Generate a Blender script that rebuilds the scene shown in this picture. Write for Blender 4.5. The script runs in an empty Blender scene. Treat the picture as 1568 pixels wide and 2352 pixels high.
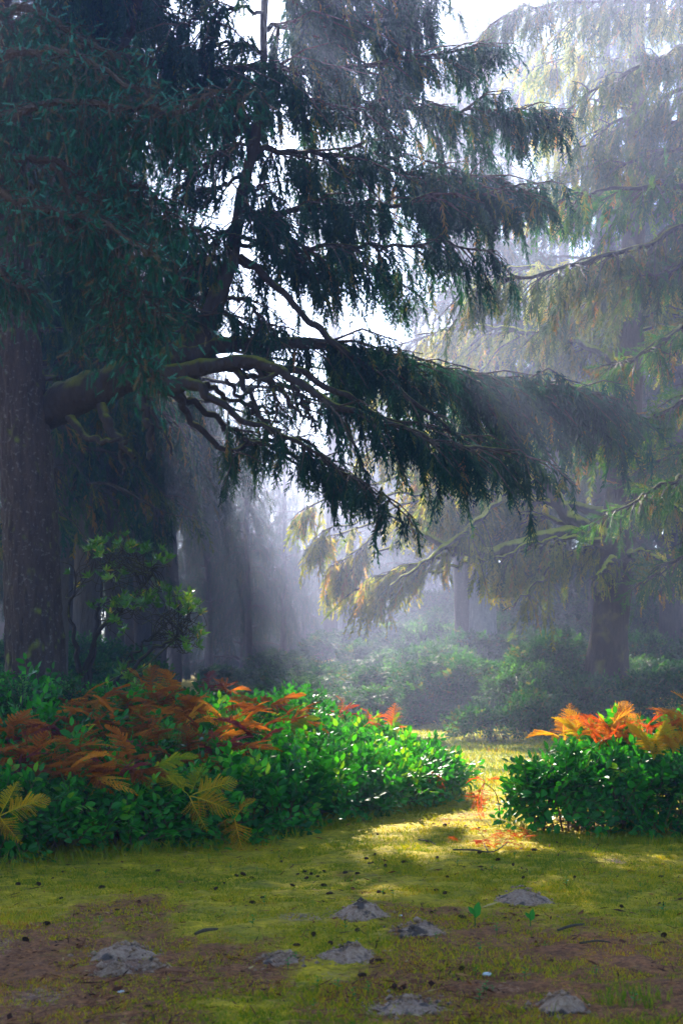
import bpy, math, random
import numpy as np
from mathutils import Vector

# ------------------------------------------------------------------ camera, sky, sun
SUN_AZ, SUN_EL = -11.0, 29.0
SUN_STRENGTH, SKY_STRENGTH, EXPOSURE = 5.0, 0.064, 2.6
HAZE_DENSITY, HAZE_G = 0.0040, 0.68
CAM_H, F, CU, HV = 1.3, 3266.0, 784.0, 1516.0       # photo measured on a 1568 x 2352 grid: focal, centre column, horizon row

sc = bpy.context.scene
col = sc.collection
cd = bpy.data.cameras.new('camera')
cam = bpy.data.objects.new('camera', cd); col.objects.link(cam)
cam.location = (0, 0, CAM_H); cam.rotation_euler = (math.radians(90), 0, 0)
cd.sensor_fit = 'VERTICAL'; cd.sensor_height = 36; cd.sensor_width = 24; cd.lens = 50
cd.shift_y = (HV - 1176) / 2352
cd.clip_start = 0.1; cd.clip_end = 1000
cd.dof.use_dof = True; cd.dof.focus_distance = 11.5; cd.dof.aperture_fstop = 4.5
sc.camera = cam

az, el = math.radians(SUN_AZ), math.radians(SUN_EL)
SUN = np.array([math.sin(az)*math.cos(el), math.cos(az)*math.cos(el), math.sin(el)])
world = bpy.data.worlds.new("World"); sc.world = world; world.use_nodes = True
wn = world.node_tree; wn.nodes.clear()
sky = wn.nodes.new('ShaderNodeTexSky'); sky.sky_type = 'NISHITA'; sky.sun_disc = False
sky.sun_elevation = el; sky.sun_rotation = az
sky.air_density = 1.0; sky.dust_density = 0.2; sky.ozone_density = 4.0
bg = wn.nodes.new('ShaderNodeBackground'); bg.inputs[1].default_value = SKY_STRENGTH
wo = wn.nodes.new('ShaderNodeOutputWorld')
wn.links.new(sky.outputs[0], bg.inputs[0]); wn.links.new(bg.outputs[0], wo.inputs[0])
ld = bpy.data.lights.new('sun', 'SUN'); ld.energy = SUN_STRENGTH; ld.angle = math.radians(0.53); ld.color = (1.0, 0.90, 0.74)
sun = bpy.data.objects.new('sun', ld); col.objects.link(sun)
sun.rotation_euler = Vector(SUN).to_track_quat('Z', 'Y').to_euler(); sun.location = (-20, 60, 50)
sc.view_settings.view_transform = 'Standard'; sc.view_settings.look = 'None'
sc.view_settings.exposure = EXPOSURE; sc.view_settings.gamma = 1
cy = sc.cycles
cy.max_bounces = 5; cy.diffuse_bounces = 3; cy.glossy_bounces = 2; cy.transmission_bounces = 3
cy.transparent_max_bounces = 4; cy.volume_bounces = 0
cy.use_denoising = True; cy.sample_clamp_indirect = 4; cy.sample_clamp_direct = 12

# ------------------------------------------------------------------ helpers
rng = np.random.default_rng(11)
Z = np.array([0, 0, 1.0])

def P(u, v, Y):
    return np.array([(u-CU)*Y/F, Y, CAM_H + (HV-v)*Y/F])
def nrm(a):
    return a/np.maximum(np.linalg.norm(a, axis=-1, keepdims=True), 1e-9)
def sst(x):
    x = np.clip(x, 0, 1); return x*x*(3-2*x)
def _hash(ix, iy, iz):
    n = (ix*374761393 + iy*668265263 + iz*2147483647*0 + iz*1274126177) & 0xffffffff
    n = ((n ^ (n >> 13))*1274126177) & 0xffffffff
    return ((n ^ (n >> 16)) & 0xffff)/65535.0*2-1
def vn(x, y, z=0.0):
    """smooth value noise, -1..1"""
    x, y, z = np.broadcast_arrays(np.asarray(x, float), np.asarray(y, float), np.asarray(z, float))
    ix, iy, iz = np.floor(x).astype(np.int64), np.floor(y).astype(np.int64), np.floor(z).astype(np.int64)
    fx, fy, fz = x-ix, y-iy, z-iz
    fx, fy, fz = fx*fx*(3-2*fx), fy*fy*(3-2*fy), fz*fz*(3-2*fz)
    r = 0
    for a in (0, 1):
        for b in (0, 1):
            for c in (0, 1):
                w = (fx if a else 1-fx)*(fy if b else 1-fy)*(fz if c else 1-fz)
                r = r + w*_hash(ix+a, iy+b, iz+c)
    return r
def fbm(x, y, z=0.0, o=4):
    r, a = 0, 1.0
    for i in range(o):
        r = r + a*vn(x*2**i+17.3*i, y*2**i-9.1*i, np.asarray(z)*2**i+5.7*i); a *= .5
    return r/2

def build(name, chunks, mat, parent=None, smooth=False):
    """chunks: (verts, faces, tint) -> ONE mesh object with a point attribute 'tint'"""
    V, L, S, T, off = [], [], [], [], 0
    for v, f, t in chunks:
        v = np.asarray(v, np.float32); f = np.asarray(f, np.int64)
        if len(v) == 0 or len(f) == 0: continue
        V.append(v); L.append((f+off).ravel()); S.append(np.full(len(f), f.shape[1]))
        T.append(np.broadcast_to(np.asarray(t, np.float32), (len(v),))); off += len(v)
    V = np.concatenate(V); L = np.concatenate(L); S = np.concatenate(S); T = np.concatenate(T)
    me = bpy.data.meshes.new(name)
    me.vertices.add(len(V)); me.vertices.foreach_set('co', V.ravel())
    me.loops.add(len(L)); me.loops.foreach_set('vertex_index', L.astype(np.int32))
    me.polygons.add(len(S))
    st = np.concatenate([[0], np.cumsum(S)[:-1]]).astype(np.int32)
    me.polygons.foreach_set('loop_start', st); me.polygons.foreach_set('loop_total', S.astype(np.int32))
    me.polygons.foreach_set('use_smooth', np.full(len(S), smooth))
    a = me.attributes.new('tint', 'FLOAT', 'POINT'); a.data.foreach_set('value', T.astype(np.float32))
    me.update(calc_edges=True)
    me.materials.append(mat)
    o = bpy.data.objects.new(name, me); col.objects.link(o)
    if parent is not None:
        o.parent = parent
        o.location = -np.array(parent.location) if not parent.get('_proto') else (0, 0, 0)
    return o
def tag(o, label=None, cat=None, group=None, kind=None):
    if label: o['label'] = label
    if cat: o['category'] = cat
    if group: o['group'] = group
    if kind: o['kind'] = kind
    return o
def thing(name, loc, label, cat, group=None):
    o = bpy.data.objects.new(name, None); col.objects.link(o); o.location = loc
    o.empty_display_size = 0.3
    return tag(o, label, cat, group)
def copy_thing(src, loc, rz=0.0, s=1.0, label=None, group=None):
    c = src.copy(); col.objects.link(c); c.location = loc; c.rotation_euler = (0, 0, rz)
    c.scale = (s, s, s) if np.isscalar(s) else s
    if label: c['label'] = label
    if group: c['group'] = group
    for ch in src.children:
        k = ch.copy(); col.objects.link(k); k.parent = c
        for g in ch.children:
            q = g.copy(); col.objects.link(q); q.parent = k
    return c

def resample(pts, n):
    """Catmull-Rom through pts (rows may carry radius as 4th column)"""
    p = np.asarray(pts, float)
    p = np.vstack([2*p[0]-p[1], p, 2*p[-1]-p[-2]])
    m = len(p)-3
    t = np.linspace(0, m-1e-6, n); i = t.astype(int); f = (t-i)[:, None]
    a, b, c, d = p[i], p[i+1], p[i+2], p[i+3]
    return .5*((2*b)+(-a+c)*f+(2*a-5*b+4*c-d)*f**2+(-a+3*b-3*c+d)*f**3)

def tube(path, rad, sides=8, rough=0.0, freq=6.0, tint=0.0, seed=0.0, flute=0.0):
    path = np.asarray(path, float); n = len(path); rad = np.broadcast_to(np.asarray(rad, float), (n,))
    tg = nrm(np.gradient(path, axis=0))
    ref = np.array([1.0, 0, 0]) if abs(tg[0][0]) < .8 else np.array([0, 1.0, 0])
    A = np.zeros((n, 3)); a = nrm(ref - tg[0]*ref.dot(tg[0]))
    for i in range(n):
        a = nrm(a - tg[i]*a.dot(tg[i])); A[i] = a
    B = np.cross(tg, A)
    th = np.linspace(0, 2*np.pi, sides, endpoint=False)
    ring = A[:, None]*np.cos(th)[None, :, None] + B[:, None]*np.sin(th)[None, :, None]
    R = np.repeat(rad[:, None], sides, 1)
    if rough:
        q = path[:, None] + ring*R[..., None]
        R = R*(1 + rough*fbm(q[..., 0]*freq+seed, q[..., 1]*freq, q[..., 2]*freq*.45, 4))
    if flute:
        R = R*(1 + flute*np.exp(-np.arange(n)/n*9)[:, None]*np.cos(th*5+seed)[None])
    V = (path[:, None] + ring*R[..., None]).reshape(-1, 3)
    i = np.arange(n-1)[:, None]*sides; j = np.arange(sides)[None]; k = (j+1) % sides
    Fq = np.stack([i+j, i+k, i+sides+k, i+sides+j], -1).reshape(-1, 4)
    return V, Fq, tint

def tubes3(p0, p1, p2, r):
    """many thin bent 3-sided twigs at once (p0->p1->p2), radius r tapering"""
    N = len(p0)
    if N == 0: return (np.zeros((0, 3)), np.zeros((0, 4), int), 0)
    P3 = np.stack([p0, p1, p2], 1); d = nrm(p2-p0)
    a = nrm(np.cross(d, Z+.01*np.array([1, .3, 0]))); b = np.cross(d, a)
    V = np.zeros((N, 3, 3, 3))
    for k in range(3):
        th = 2*np.pi*k/3; o = a*math.cos(th)+b*math.sin(th)
        for s, w in enumerate((1, .75, .3)):
            V[:, s, k] = P3[:, s] + o*(r*w)[:, None]
    V = V.reshape(-1, 3)
    f = []
    for s in range(2):
        for k in range(3):
            f.append([s*3+k, s*3+(k+1) % 3, (s+1)*3+(k+1) % 3, (s+1)*3+k])
    Fq = (np.arange(N)[:, None, None]*9 + np.array(f)[None]).reshape(-1, 4)
    return V, Fq, 0.0

def stamp(tpl, pos, axis, scale, roll=None, up=None, tint=0.0, sx=1.0):
    """copies of a template (local +Y = axis, +Z = up side) as one chunk"""
    tv, tf, tt = tpl
    N = len(pos)
    if N == 0: return (np.zeros((0, 3)), np.zeros((0, tf.shape[1]), int), 0)
    axis = nrm(np.asarray(axis, float))
    if up is None:
        up = nrm(rng.normal(size=(N, 3)))
    up = nrm(up - axis*np.sum(up*axis, 1, keepdims=True) + 1e-6)
    side = np.cross(axis, up)
    M = np.stack([side*np.broadcast_to(sx, (N,))[:, None], axis, up], 2)*np.broadcast_to(scale, (N,))[:, None, None]
    V = np.einsum('nij,kj->nki', M, tv) + np.asarray(pos)[:, None]
    T = np.broadcast_to(tint, (N,))[:, None] + tt[None]
    Fq = (np.arange(N)[:, None, None]*len(tv) + tf[None]).reshape(-1, tf.shape[1])
    return V.reshape(-1, 3), Fq, T.reshape(-1)

# ------------------------------------------------------------------ materials
def new_mat(name):
    m = bpy.data.materials.new(name); m.use_nodes = True
    nt = m.node_tree; nt.nodes.clear()
    out = nt.nodes.new('ShaderNodeOutputMaterial')
    return m, nt, out
def N(nt, t, **kw):
    n = nt.nodes.new(t)
    for k, v in kw.items():
        if hasattr(n, k): setattr(n, k, v)
        else: n.inputs[k].default_value = v
    return n
def ramp(nt, stops, interp='LINEAR'):
    r = nt.nodes.new('ShaderNodeValToRGB'); cr = r.color_ramp; cr.interpolation = interp
    while len(cr.elements) < len(stops): cr.elements.new(.5)
    for e, (p, c) in zip(cr.elements, stops):
        e.position = p; e.color = (*c, 1)
    return r
def leaf_mat(name, stops, trans=0.4, tcol=(1.3, 1.25, .6), rough=.45, spec=.4, bump=False):
    m, nt, out = new_mat(name); L = nt.links.new
    at = N(nt, 'ShaderNodeAttribute', attribute_name='tint')
    r = ramp(nt, stops); L(at.outputs['Fac'], r.inputs[0])
    pb = N(nt, 'ShaderNodeBsdfPrincipled'); pb.inputs['Roughness'].default_value = rough
    pb.inputs['Specular IOR Level'].default_value = spec
    L(r.outputs[0], pb.inputs['Base Color'])
    tr = N(nt, 'ShaderNodeBsdfTranslucent')
    mu = N(nt, 'ShaderNodeMixRGB', blend_type='MULTIPLY'); mu.inputs[0].default_value = 1; mu.inputs[2].default_value = (*tcol, 1)
    L(r.outputs[0], mu.inputs[1]); L(mu.outputs[0], tr.inputs[0])
    mx = N(nt, 'ShaderNodeMixShader'); mx.inputs[0].default_value = trans
    L(pb.outputs[0], mx.inputs[1]); L(tr.outputs[0], mx.inputs[2]); L(mx.outputs[0], out.inputs[0])
    return m
def bark_mat(name, dark, light, moss=(.10, .13, .012), moss_amt=.0, lichen=0.0, scale=1.0):
    m, nt, out = new_mat(name); L = nt.links.new
    tc = N(nt, 'ShaderNodeTexCoord'); mp = N(nt, 'ShaderNodeMapping'); mp.inputs['Scale'].default_value = (scale, scale, scale*.3)
    geo = N(nt, 'ShaderNodeNewGeometry')
    L(geo.outputs['Position'], mp.inputs[0])
    vo = N(nt, 'ShaderNodeTexVoronoi'); vo.inputs['Scale'].default_value = 22; L(mp.outputs[0], vo.inputs['Vector'])
    no = N(nt, 'ShaderNodeTexNoise'); no.inputs['Scale'].default_value = 14; no.inputs['Detail'].default_value = 8; no.inputs['Roughness'].default_value = .65
    L(mp.outputs[0], no.inputs['Vector'])
    r = ramp(nt, [(.25, dark), (.75, light)]); L(no.outputs[0], r.inputs[0])
    cur = r.outputs[0]
    if lichen:
        n2 = N(nt, 'ShaderNodeTexNoise'); n2.inputs['Scale'].default_value = 26; n2.inputs['Detail'].default_value = 3
        L(geo.outputs['Position'], n2.inputs['Vector'])
        r2 = ramp(nt, [(.58, (0, 0, 0)), (.72, (lichen,)*3)]); L(n2.outputs[0], r2.inputs[0])
        mx = N(nt, 'ShaderNodeMixRGB'); mx.inputs[2].default_value = (.34, .36, .36, 1)
        L(r2.outputs[0], mx.inputs[0]); L(cur, mx.inputs[1]); cur = mx.outputs[0]
    if moss_amt:
        sx = N(nt, 'ShaderNodeSeparateXYZ'); L(geo.outputs['Normal'], sx.inputs[0])
        n3 = N(nt, 'ShaderNodeTexNoise'); n3.inputs['Scale'].default_value = 5; n3.inputs['Detail'].default_value = 4
        L(geo.outputs['Position'], n3.inputs['Vector'])
        ad = N(nt, 'ShaderNodeMath', operation='MULTIPLY_ADD'); L(n3.outputs[0], ad.inputs[0]); ad.inputs[1].default_value = 1.6
        L(sx.outputs[2], ad.inputs[2])
        r3 = ramp(nt, [(.0, (0, 0, 0)), (1.0, (1, 1, 1))]); 
        mr = N(nt, 'ShaderNodeMapRange'); mr.inputs[1].default_value = 1.55-moss_amt; mr.inputs[2].default_value = 1.95-moss_amt
        L(ad.outputs[0], mr.inputs[0])
        mx = N(nt, 'ShaderNodeMixRGB'); mx.inputs[2].default_value = (*moss, 1)
        L(mr.outputs[0], mx.inputs[0]); L(cur, mx.inputs[1]); cur = mx.outputs[0]
    pb = N(nt, 'ShaderNodeBsdfPrincipled'); pb.inputs['Roughness'].default_value = .85; pb.inputs['Specular IOR Level'].default_value = .25
    L(cur, pb.inputs['Base Color'])
    mi = N(nt, 'ShaderNodeMath', operation='MULTIPLY_ADD'); L(vo.outputs['Distance'], mi.inputs[0]); mi.inputs[1].default_value = -.7; L(no.outputs[0], mi.inputs[2])
    bp = N(nt, 'ShaderNodeBump'); bp.inputs['Strength'].default_value = .9; bp.inputs['Distance'].default_value = .03
    L(mi.outputs[0], bp.inputs['Height']); L(bp.outputs[0], pb.inputs['Normal'])
    L(pb.outputs[0], out.inputs[0])
    return m

M_bark = bark_mat('spruce_bark', (.012, .008, .007), (.055, .038, .032), moss_amt=.5, lichen=.22)
M_limb = bark_mat('limb_bark', (.014, .011, .010), (.05, .042, .034), moss=(.34, .36, .02), moss_amt=.75)  # real moss, brightened to stand in for the limb's sunlit upper rim
M_dlimb = bark_mat('dark_limb_bark', (.012, .009, .009), (.04, .032, .028), moss=(.12, .13, .012), moss_amt=.32)
M_mlimb = bark_mat('mossy_limb_bark', (.009, .007, .006), (.032, .025, .021), moss=(.08, .09, .008), moss_amt=.45)
M_barkr = bark_mat('mossy_bark', (.014, .009, .006), (.055, .034, .020), moss=(.11, .10, .012), moss_amt=.62)
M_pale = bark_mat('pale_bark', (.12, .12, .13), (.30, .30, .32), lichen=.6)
M_far = bark_mat('far_bark', (.03, .025, .022), (.09, .075, .065))
M_twig = bark_mat('twig_bark', (.03, .022, .014), (.09, .065, .04))
M_spruce = leaf_mat('spruce_needles', [(0, (.003, .026, .022)), (.35, (.010, .060, .038)), (.6, (.04, .09, .026)), (.8, (.13, .12, .026)), (1, (.20, .10, .03))], trans=0.42, tcol=(1.6, 1.5, .8), rough=0.6, spec=0.15)
M_near = leaf_mat('blue_spruce_needles', [(0, (.006, .055, .035)), (.5, (.014, .13, .07)), (.8, (.08, .33, .27)), (1, (.18, .09, .03))], trans=.3, tcol=(1.1, 1.3, .9), rough=.55, spec=.2)
M_gold = leaf_mat('golden_spruce_needles', [(0, (.022, .065, .008)), (.35, (.085, .14, .012)), (.6, (.23, .25, .024)), (.85, (.36, .29, .030)), (1, (.32, .18, .028))], trans=0.55, tcol=(2.0, 1.8, .8), rough=0.6, spec=0.15)
M_olive = leaf_mat('olive_spruce_needles', [(0, (.010, .04, .010)), (.4, (.035, .075, .014)), (.7, (.10, .115, .02)), (.9, (.19, .15, .028)), (1, (.22, .11, .028))], trans=.45, tcol=(1.6, 1.45, .7), rough=.6, spec=.12)
M_rside = leaf_mat('green_spruce_needles', [(0, (.010, .055, .012)), (.45, (.028, .11, .016)), (.75, (.09, .16, .018)), (1, (.24, .12, .025))], trans=0.42, tcol=(1.7, 1.6, .6), rough=0.55, spec=0.15)
M_farn = leaf_mat('far_needles', [(0, (.010, .035, .026)), (.6, (.03, .065, .03)), (1, (.11, .09, .035))], trans=0.35, rough=0.7, spec=0.1)
M_salal = leaf_mat('salal_leaf', [(0, (.006, .07, .006)), (.5, (.016, .16, .010)), (.85, (.035, .25, .014)), (1, (.12, .28, .015))], trans=.34, tcol=(2.2, 1.8, .5), rough=.45, spec=.22)
M_rhodo = leaf_mat('rhododendron_leaf', [(0, (.015, .07, .008)), (.6, (.045, .14, .010)), (.92, (.13, .22, .015)), (1, (.4, .22, .02))], trans=0.38, tcol=(2.0, 1.7, .4), rough=0.3, spec=0.4)
M_small = leaf_mat('small_leaf', [(0, (.008, .04, .018)), (.6, (.018, .085, .025)), (1, (.06, .17, .03))], trans=.35, tcol=(1.8, 1.6, .5), rough=.6, spec=.12)
M_bank = leaf_mat('bank_leaf', [(0, (.005, .042, .012)), (.6, (.016, .082, .016)), (.97, (.05, .14, .02)), (1, (.10, .10, .02))], trans=0.35, tcol=(1.7, 1.6, .5), rough=.65, spec=.08)
M_rust = leaf_mat('rust_bracken', [(0, (.15, .042, .008)), (.5, (.40, .13, .012)), (.8, (.55, .24, .02)), (1, (.55, .32, .03))], trans=.45, tcol=(1.3, 1.1, .6), rough=.7, spec=.1)
M_plum = leaf_mat('plum_bracken', [(0, (.12, .02, .02)), (1, (.25, .05, .045))], trans=.35, tcol=(1.3, 1.0, .8), rough=.6, spec=.2)
M_gfern = leaf_mat('yellow_bracken', [(0, (.12, .20, .010)), (.35, (.40, .34, .012)), (.7, (.60, .34, .012)), (1, (.48, .15, .012))], trans=0.4, tcol=(1.2, 1.2, .6), rough=0.7, spec=0.1)
M_red = leaf_mat('red_bracken', [(0, (.26, .025, .008)), (.6, (.46, .075, .01)), (1, (.52, .19, .02))], trans=.5, tcol=(1.4, 1.0, .6), rough=.6, spec=.2)
M_grass = leaf_mat('grass_blade', [(0, (.05, .14, .004)), (.5, (.23, .25, .004)), (.8, (.48, .37, .006)), (1, (.36, .15, .025))], trans=0.4, tcol=(1.5, 1.4, .5), rough=0.6, spec=0.2)
M_stem = leaf_mat('leaf_stem', [(0, (.05, .03, .012)), (1, (.14, .06, .02))], trans=.0, rough=.6)

# ------------------------------------------------------------------ ground
def gz(x, y):
    x, y = np.asarray(x, float), np.asarray(y, float)
    z = .035*vn(x*.45+3, y*.45) + .018*vn(x*1.3, y*1.3+7)
    z = z*sst((y-4)/2)
    hill = sst((y-25.5)/26)*(.5 + 3.4*sst((x+5)/14))
    mound = .62*np.exp(-(((x-5.4)/2.6)**2 + ((y-26)/3.4)**2))
    return z + hill + mound
def ground_hit(u, v):
    for Y in np.arange(3, 60, .02):
        p = P(u, v, Y)
        if p[2] < gz(p[0], p[1]): return p
    return P(u, v, 30)
def soil_masks(x, y):
    """litter (brown) and sand (bare grey) amounts, 0..1"""
    n1 = fbm(x*.9+4, y*.6+2, 0, 4); n2 = fbm(x*2.6, y*1.5+9, 3, 4); n3 = fbm(x*7, y*5, 8, 3)
    near = sst((8.6-y)/3.2)
    lit = sst((n1*1.1 + n2*.7 + n3*.35 + near*.75 - .12 + .15*sst((x+.2)/-1.5)*near)/.75)
    lit = lit*(1-.75*sst((y-12)/3))
    sand = sst((n2*1.0 + n1*.6 + .35*near + .35*sst((-x-.2)/1.2)*near - .85)/.4)*sst((11-y)/2)
    for (cx, cy, rx, ry, a) in SAND:
        sand = np.maximum(sand, a*sst(1.5 - np.sqrt(((x-cx)/rx)**2+((y-cy)/ry)**2) + n3*.5))
    return lit, sand
SAND = []
for (u, v, w, h, a) in [(700, 2110, 130, 25, .8), (640, 2195, 90, 22, .8), (280, 2205, 130, 45, .7), (930, 2300, 160, 40, .85), (1415, 1972, 55, 14, .9), (90, 2290, 160, 40, .6), (760, 2240, 120, 25, .5)]:
    q = P(u, v, CAM_H*F/(v-HV)); Y = q[1]
    SAND.append((q[0], q[1], w*.45*Y/F, h*.5*Y*Y/F/CAM_H, a*.8))

def axis_pts(segs):
    return np.concatenate([np.arange(a, b, s) for a, b, s in segs])
gx = np.concatenate([-np.geomspace(130, 6.2, 45), axis_pts([(-6, 6, .05)]), np.geomspace(6.2, 130, 45)])
gy = np.concatenate([np.linspace(-12, 3, 20), axis_pts([(3.4, 15, .04), (15, 32, .16)]), np.geomspace(32.3, 160, 45)])
GX, GY = np.meshgrid(gx, gy)
GZ = gz(GX, GY)
lit, sand = soil_masks(GX, GY)
GZ = GZ + (GY < 20)*(.014*fbm(GX*7, GY*7, 0, 3) + .009*(1-sand)*vn(GX*19, GY*19))
ny, nx = GX.shape
ii = (np.arange(ny-1)[:, None]*nx + np.arange(nx-1)[None])
GF = np.stack([ii, ii+1, ii+nx+1, ii+nx], -1).reshape(-1, 4)
M_ground, nt, out = new_mat('mossy_ground'); L = nt.links.new
geo = N(nt, 'ShaderNodeNewGeometry')
a1 = N(nt, 'ShaderNodeAttribute', attribute_name='litter'); a2 = N(nt, 'ShaderNodeAttribute', attribute_name='sand'); a3 = N(nt, 'ShaderNodeAttribute', attribute_name='lawn')
nA = N(nt, 'ShaderNodeTexNoise'); nA.inputs['Scale'].default_value = 3.5; nA.inputs['Detail'].default_value = 9; nA.inputs['Roughness'].default_value = .7; L(geo.outputs['Position'], nA.inputs['Vector'])
nB = N(nt, 'ShaderNodeTexNoise'); nB.inputs['Scale'].default_value = 45; nB.inputs['Detail'].default_value = 6; nB.inputs['Roughness'].default_value = .75; L(geo.outputs['Position'], nB.inputs['Vector'])
rA = ramp(nt, [(.3, (.13, .15, .003)), (.5, (.34, .26, .003)), (.7, (.55, .38, .004))]); L(nA.outputs[0], rA.inputs[0])
rB = ramp(nt, [(.3, (.05, .016, .006)), (.5, (.21, .075, .022)), (.7, (.36, .17, .05))]); L(nB.outputs[0], rB.inputs[0])
rC = ramp(nt, [(.3, (.14, .08, .05)), (.55, (.27, .17, .12)), (.75, (.38, .28, .21))]); L(nB.outputs[0], rC.inputs[0])
rD = ramp(nt, [(.3, (.12, .17, .006)), (.7, (.32, .32, .012))]); L(nB.outputs[0], rD.inputs[0])
def mixc(f, a, b):
    m = N(nt, 'ShaderNodeMixRGB'); L(f, m.inputs[0]); L(a, m.inputs[1]); L(b, m.inputs[2]); return m.outputs[0]
def sharpen(att):
    ad = N(nt, 'ShaderNodeMath', operation='MULTIPLY_ADD'); L(nB.outputs[0], ad.inputs[0]); ad.inputs[1].default_value = 2.2; L(att.outputs['Fac'], ad.inputs[2])
    mr = N(nt, 'ShaderNodeMapRange'); mr.inputs[1].default_value = 1.42; mr.inputs[2].default_value = 1.85; L(ad.outputs[0], mr.inputs[0]); return mr.outputs[0]
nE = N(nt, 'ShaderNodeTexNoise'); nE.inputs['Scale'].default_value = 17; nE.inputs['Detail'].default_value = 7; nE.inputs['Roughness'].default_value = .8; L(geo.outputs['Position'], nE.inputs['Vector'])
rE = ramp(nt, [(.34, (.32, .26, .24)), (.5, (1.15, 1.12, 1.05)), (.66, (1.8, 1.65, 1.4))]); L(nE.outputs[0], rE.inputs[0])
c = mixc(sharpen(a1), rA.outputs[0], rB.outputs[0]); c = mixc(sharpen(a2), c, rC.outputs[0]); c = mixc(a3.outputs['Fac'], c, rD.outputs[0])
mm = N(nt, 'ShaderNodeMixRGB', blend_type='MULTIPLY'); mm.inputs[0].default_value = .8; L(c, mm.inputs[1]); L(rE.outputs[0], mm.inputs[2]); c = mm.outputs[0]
pb = N(nt, 'ShaderNodeBsdfPrincipled'); pb.inputs['Roughness'].default_value = .9; pb.inputs['Specular IOR Level'].default_value = .2; L(c, pb.inputs['Base Color'])
bp = N(nt, 'ShaderNodeBump'); bp.inputs['Strength'].default_value = 1; bp.inputs['Distance'].default_value = .02; L(nB.outputs[0], bp.inputs['Height']); L(bp.outputs[0], pb.inputs['Normal'])
L(pb.outputs[0], out.inputs[0])
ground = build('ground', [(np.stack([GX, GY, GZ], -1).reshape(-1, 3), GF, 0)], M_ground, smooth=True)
lit = np.maximum(lit, sst((GY-25.5)/2)*.30)
for nm, arr in (('litter', lit), ('sand', sand), ('lawn', sst((GY-14)/3)*(1-sst((GY-25.5)/2)))):
    a = ground.data.attributes.new(nm, 'FLOAT', 'POINT'); a.data.foreach_set('value', arr.ravel().astype(np.float32))
tag(ground, kind='structure')

# ------------------------------------------------------------------ leaf / spray templates
def lozenge(p, d, l, w, nrmv, fold=.25):
    s = np.cross(d, nrmv); s = s/np.linalg.norm(s)
    return np.array([p, p+d*l*.45+s*w/2+nrmv*w*fold, p+d*l, p+d*l*.45-s*w/2+nrmv*w*fold])
def spray_tpl(seed, n=16, width=.042, cross=True, spread=.62, sl=.24):
    r = np.random.default_rng(seed); V, Fq, T = [], [], []
    def add(q, t):
        Fq.append(np.arange(4)+4*len(V)); V.append(q); T.append(np.full(4, t))
    for nv in ((0, 0, 1.), (1., 0, 0)):
        add(lozenge(np.zeros(3), np.array([0, 1., 0]), 1.05, width*.8, np.array(nv), 0), .0)
    for i in range(n):
        y = .06 + .86*i/(n-1) + r.uniform(-.03, .03); sgn = 1 if i % 2 else -1
        ph = r.normal(0, .7); lat = np.array([sgn*math.cos(ph), 0, sgn*math.sin(ph)])
        d = nrm(np.array([0, 1., 0])*1.0 + lat*spread*r.uniform(.5, 1.3))
        l = sl*(1.15-.6*y)*r.uniform(.6, 1.3)
        nv = nrm(np.cross(d, r.normal(size=3)))
        t = r.uniform(-.08, .16)
        add(lozenge(np.array([0, y, 0]), d, l, width*r.uniform(.7, 1.2), nv), t)
        if cross: add(lozenge(np.array([0, y, 0]), d, l, width*r.uniform(.7, 1.2), np.cross(d, nv)), t)
    return np.concatenate(V), np.array(Fq), np.concatenate(T)
SPRAY = [spray_tpl(s) for s in range(5)]
SPRAY_FAR = [spray_tpl(20+s, n=12, width=.065, cross=False, spread=.7, sl=.30) for s in range(4)]
def brush_tpl(seed, n=90):
    r = np.random.default_rng(seed); V, Ft, T = [], [], []
    for i in range(n):
        y = i/n*.92; a = i*2.4+r.uniform(-.3, .3); rad = np.array([math.cos(a), 0, math.sin(a)])
        d = nrm(rad*1.0 + np.array([0, .4+y*.8, 0])); l = .25*(1-.3*y)*r.uniform(.8, 1.15)
        s = np.cross(d, rad); s = s/np.linalg.norm(s)*.022; p = np.array([0, y, 0])
        Ft.append(np.arange(3)+3*i); V += [p+s, p-s, p+d*l]; T += [r.uniform(-.05, .05)]*3
    k = len(V)
    V += [np.array([-.02, 0, 0]), np.array([.02, 0, 0]), np.array([0, 1, 0])]; Ft.append([k, k+1, k+2]); T += [.0]*3
    return np.array(V), np.array(Ft), np.array(T)
BRUSH = [brush_tpl(s) for s in range(3)]
def leaf_v(l=1.0, w=.5, crease=.10, droop=.18, y0=0.0):
    ys = [0, .3, .68, 1.0]
    v = [(0, y*l, -droop*l*y*y) for y in ys]
    v += [(-w/2*.92, .3*l, crease*w-droop*l*.09), (-w/2*.8, .68*l, crease*w-droop*l*.46), (w/2*.92, .3*l, crease*w-droop*l*.09), (w/2*.8, .68*l, crease*w-droop*l*.46)]
    f = [(0, 1, 4), (1, 5, 4), (1, 2, 5), (2, 3, 5), (0, 6, 1), (1, 6, 7), (1, 7, 2), (2, 7, 3)]
    return np.array(v), np.array(f), np.zeros(8)
LEAF = leaf_v(1, .52); LEAF_N = leaf_v(1, .34, .08, .10)
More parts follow.
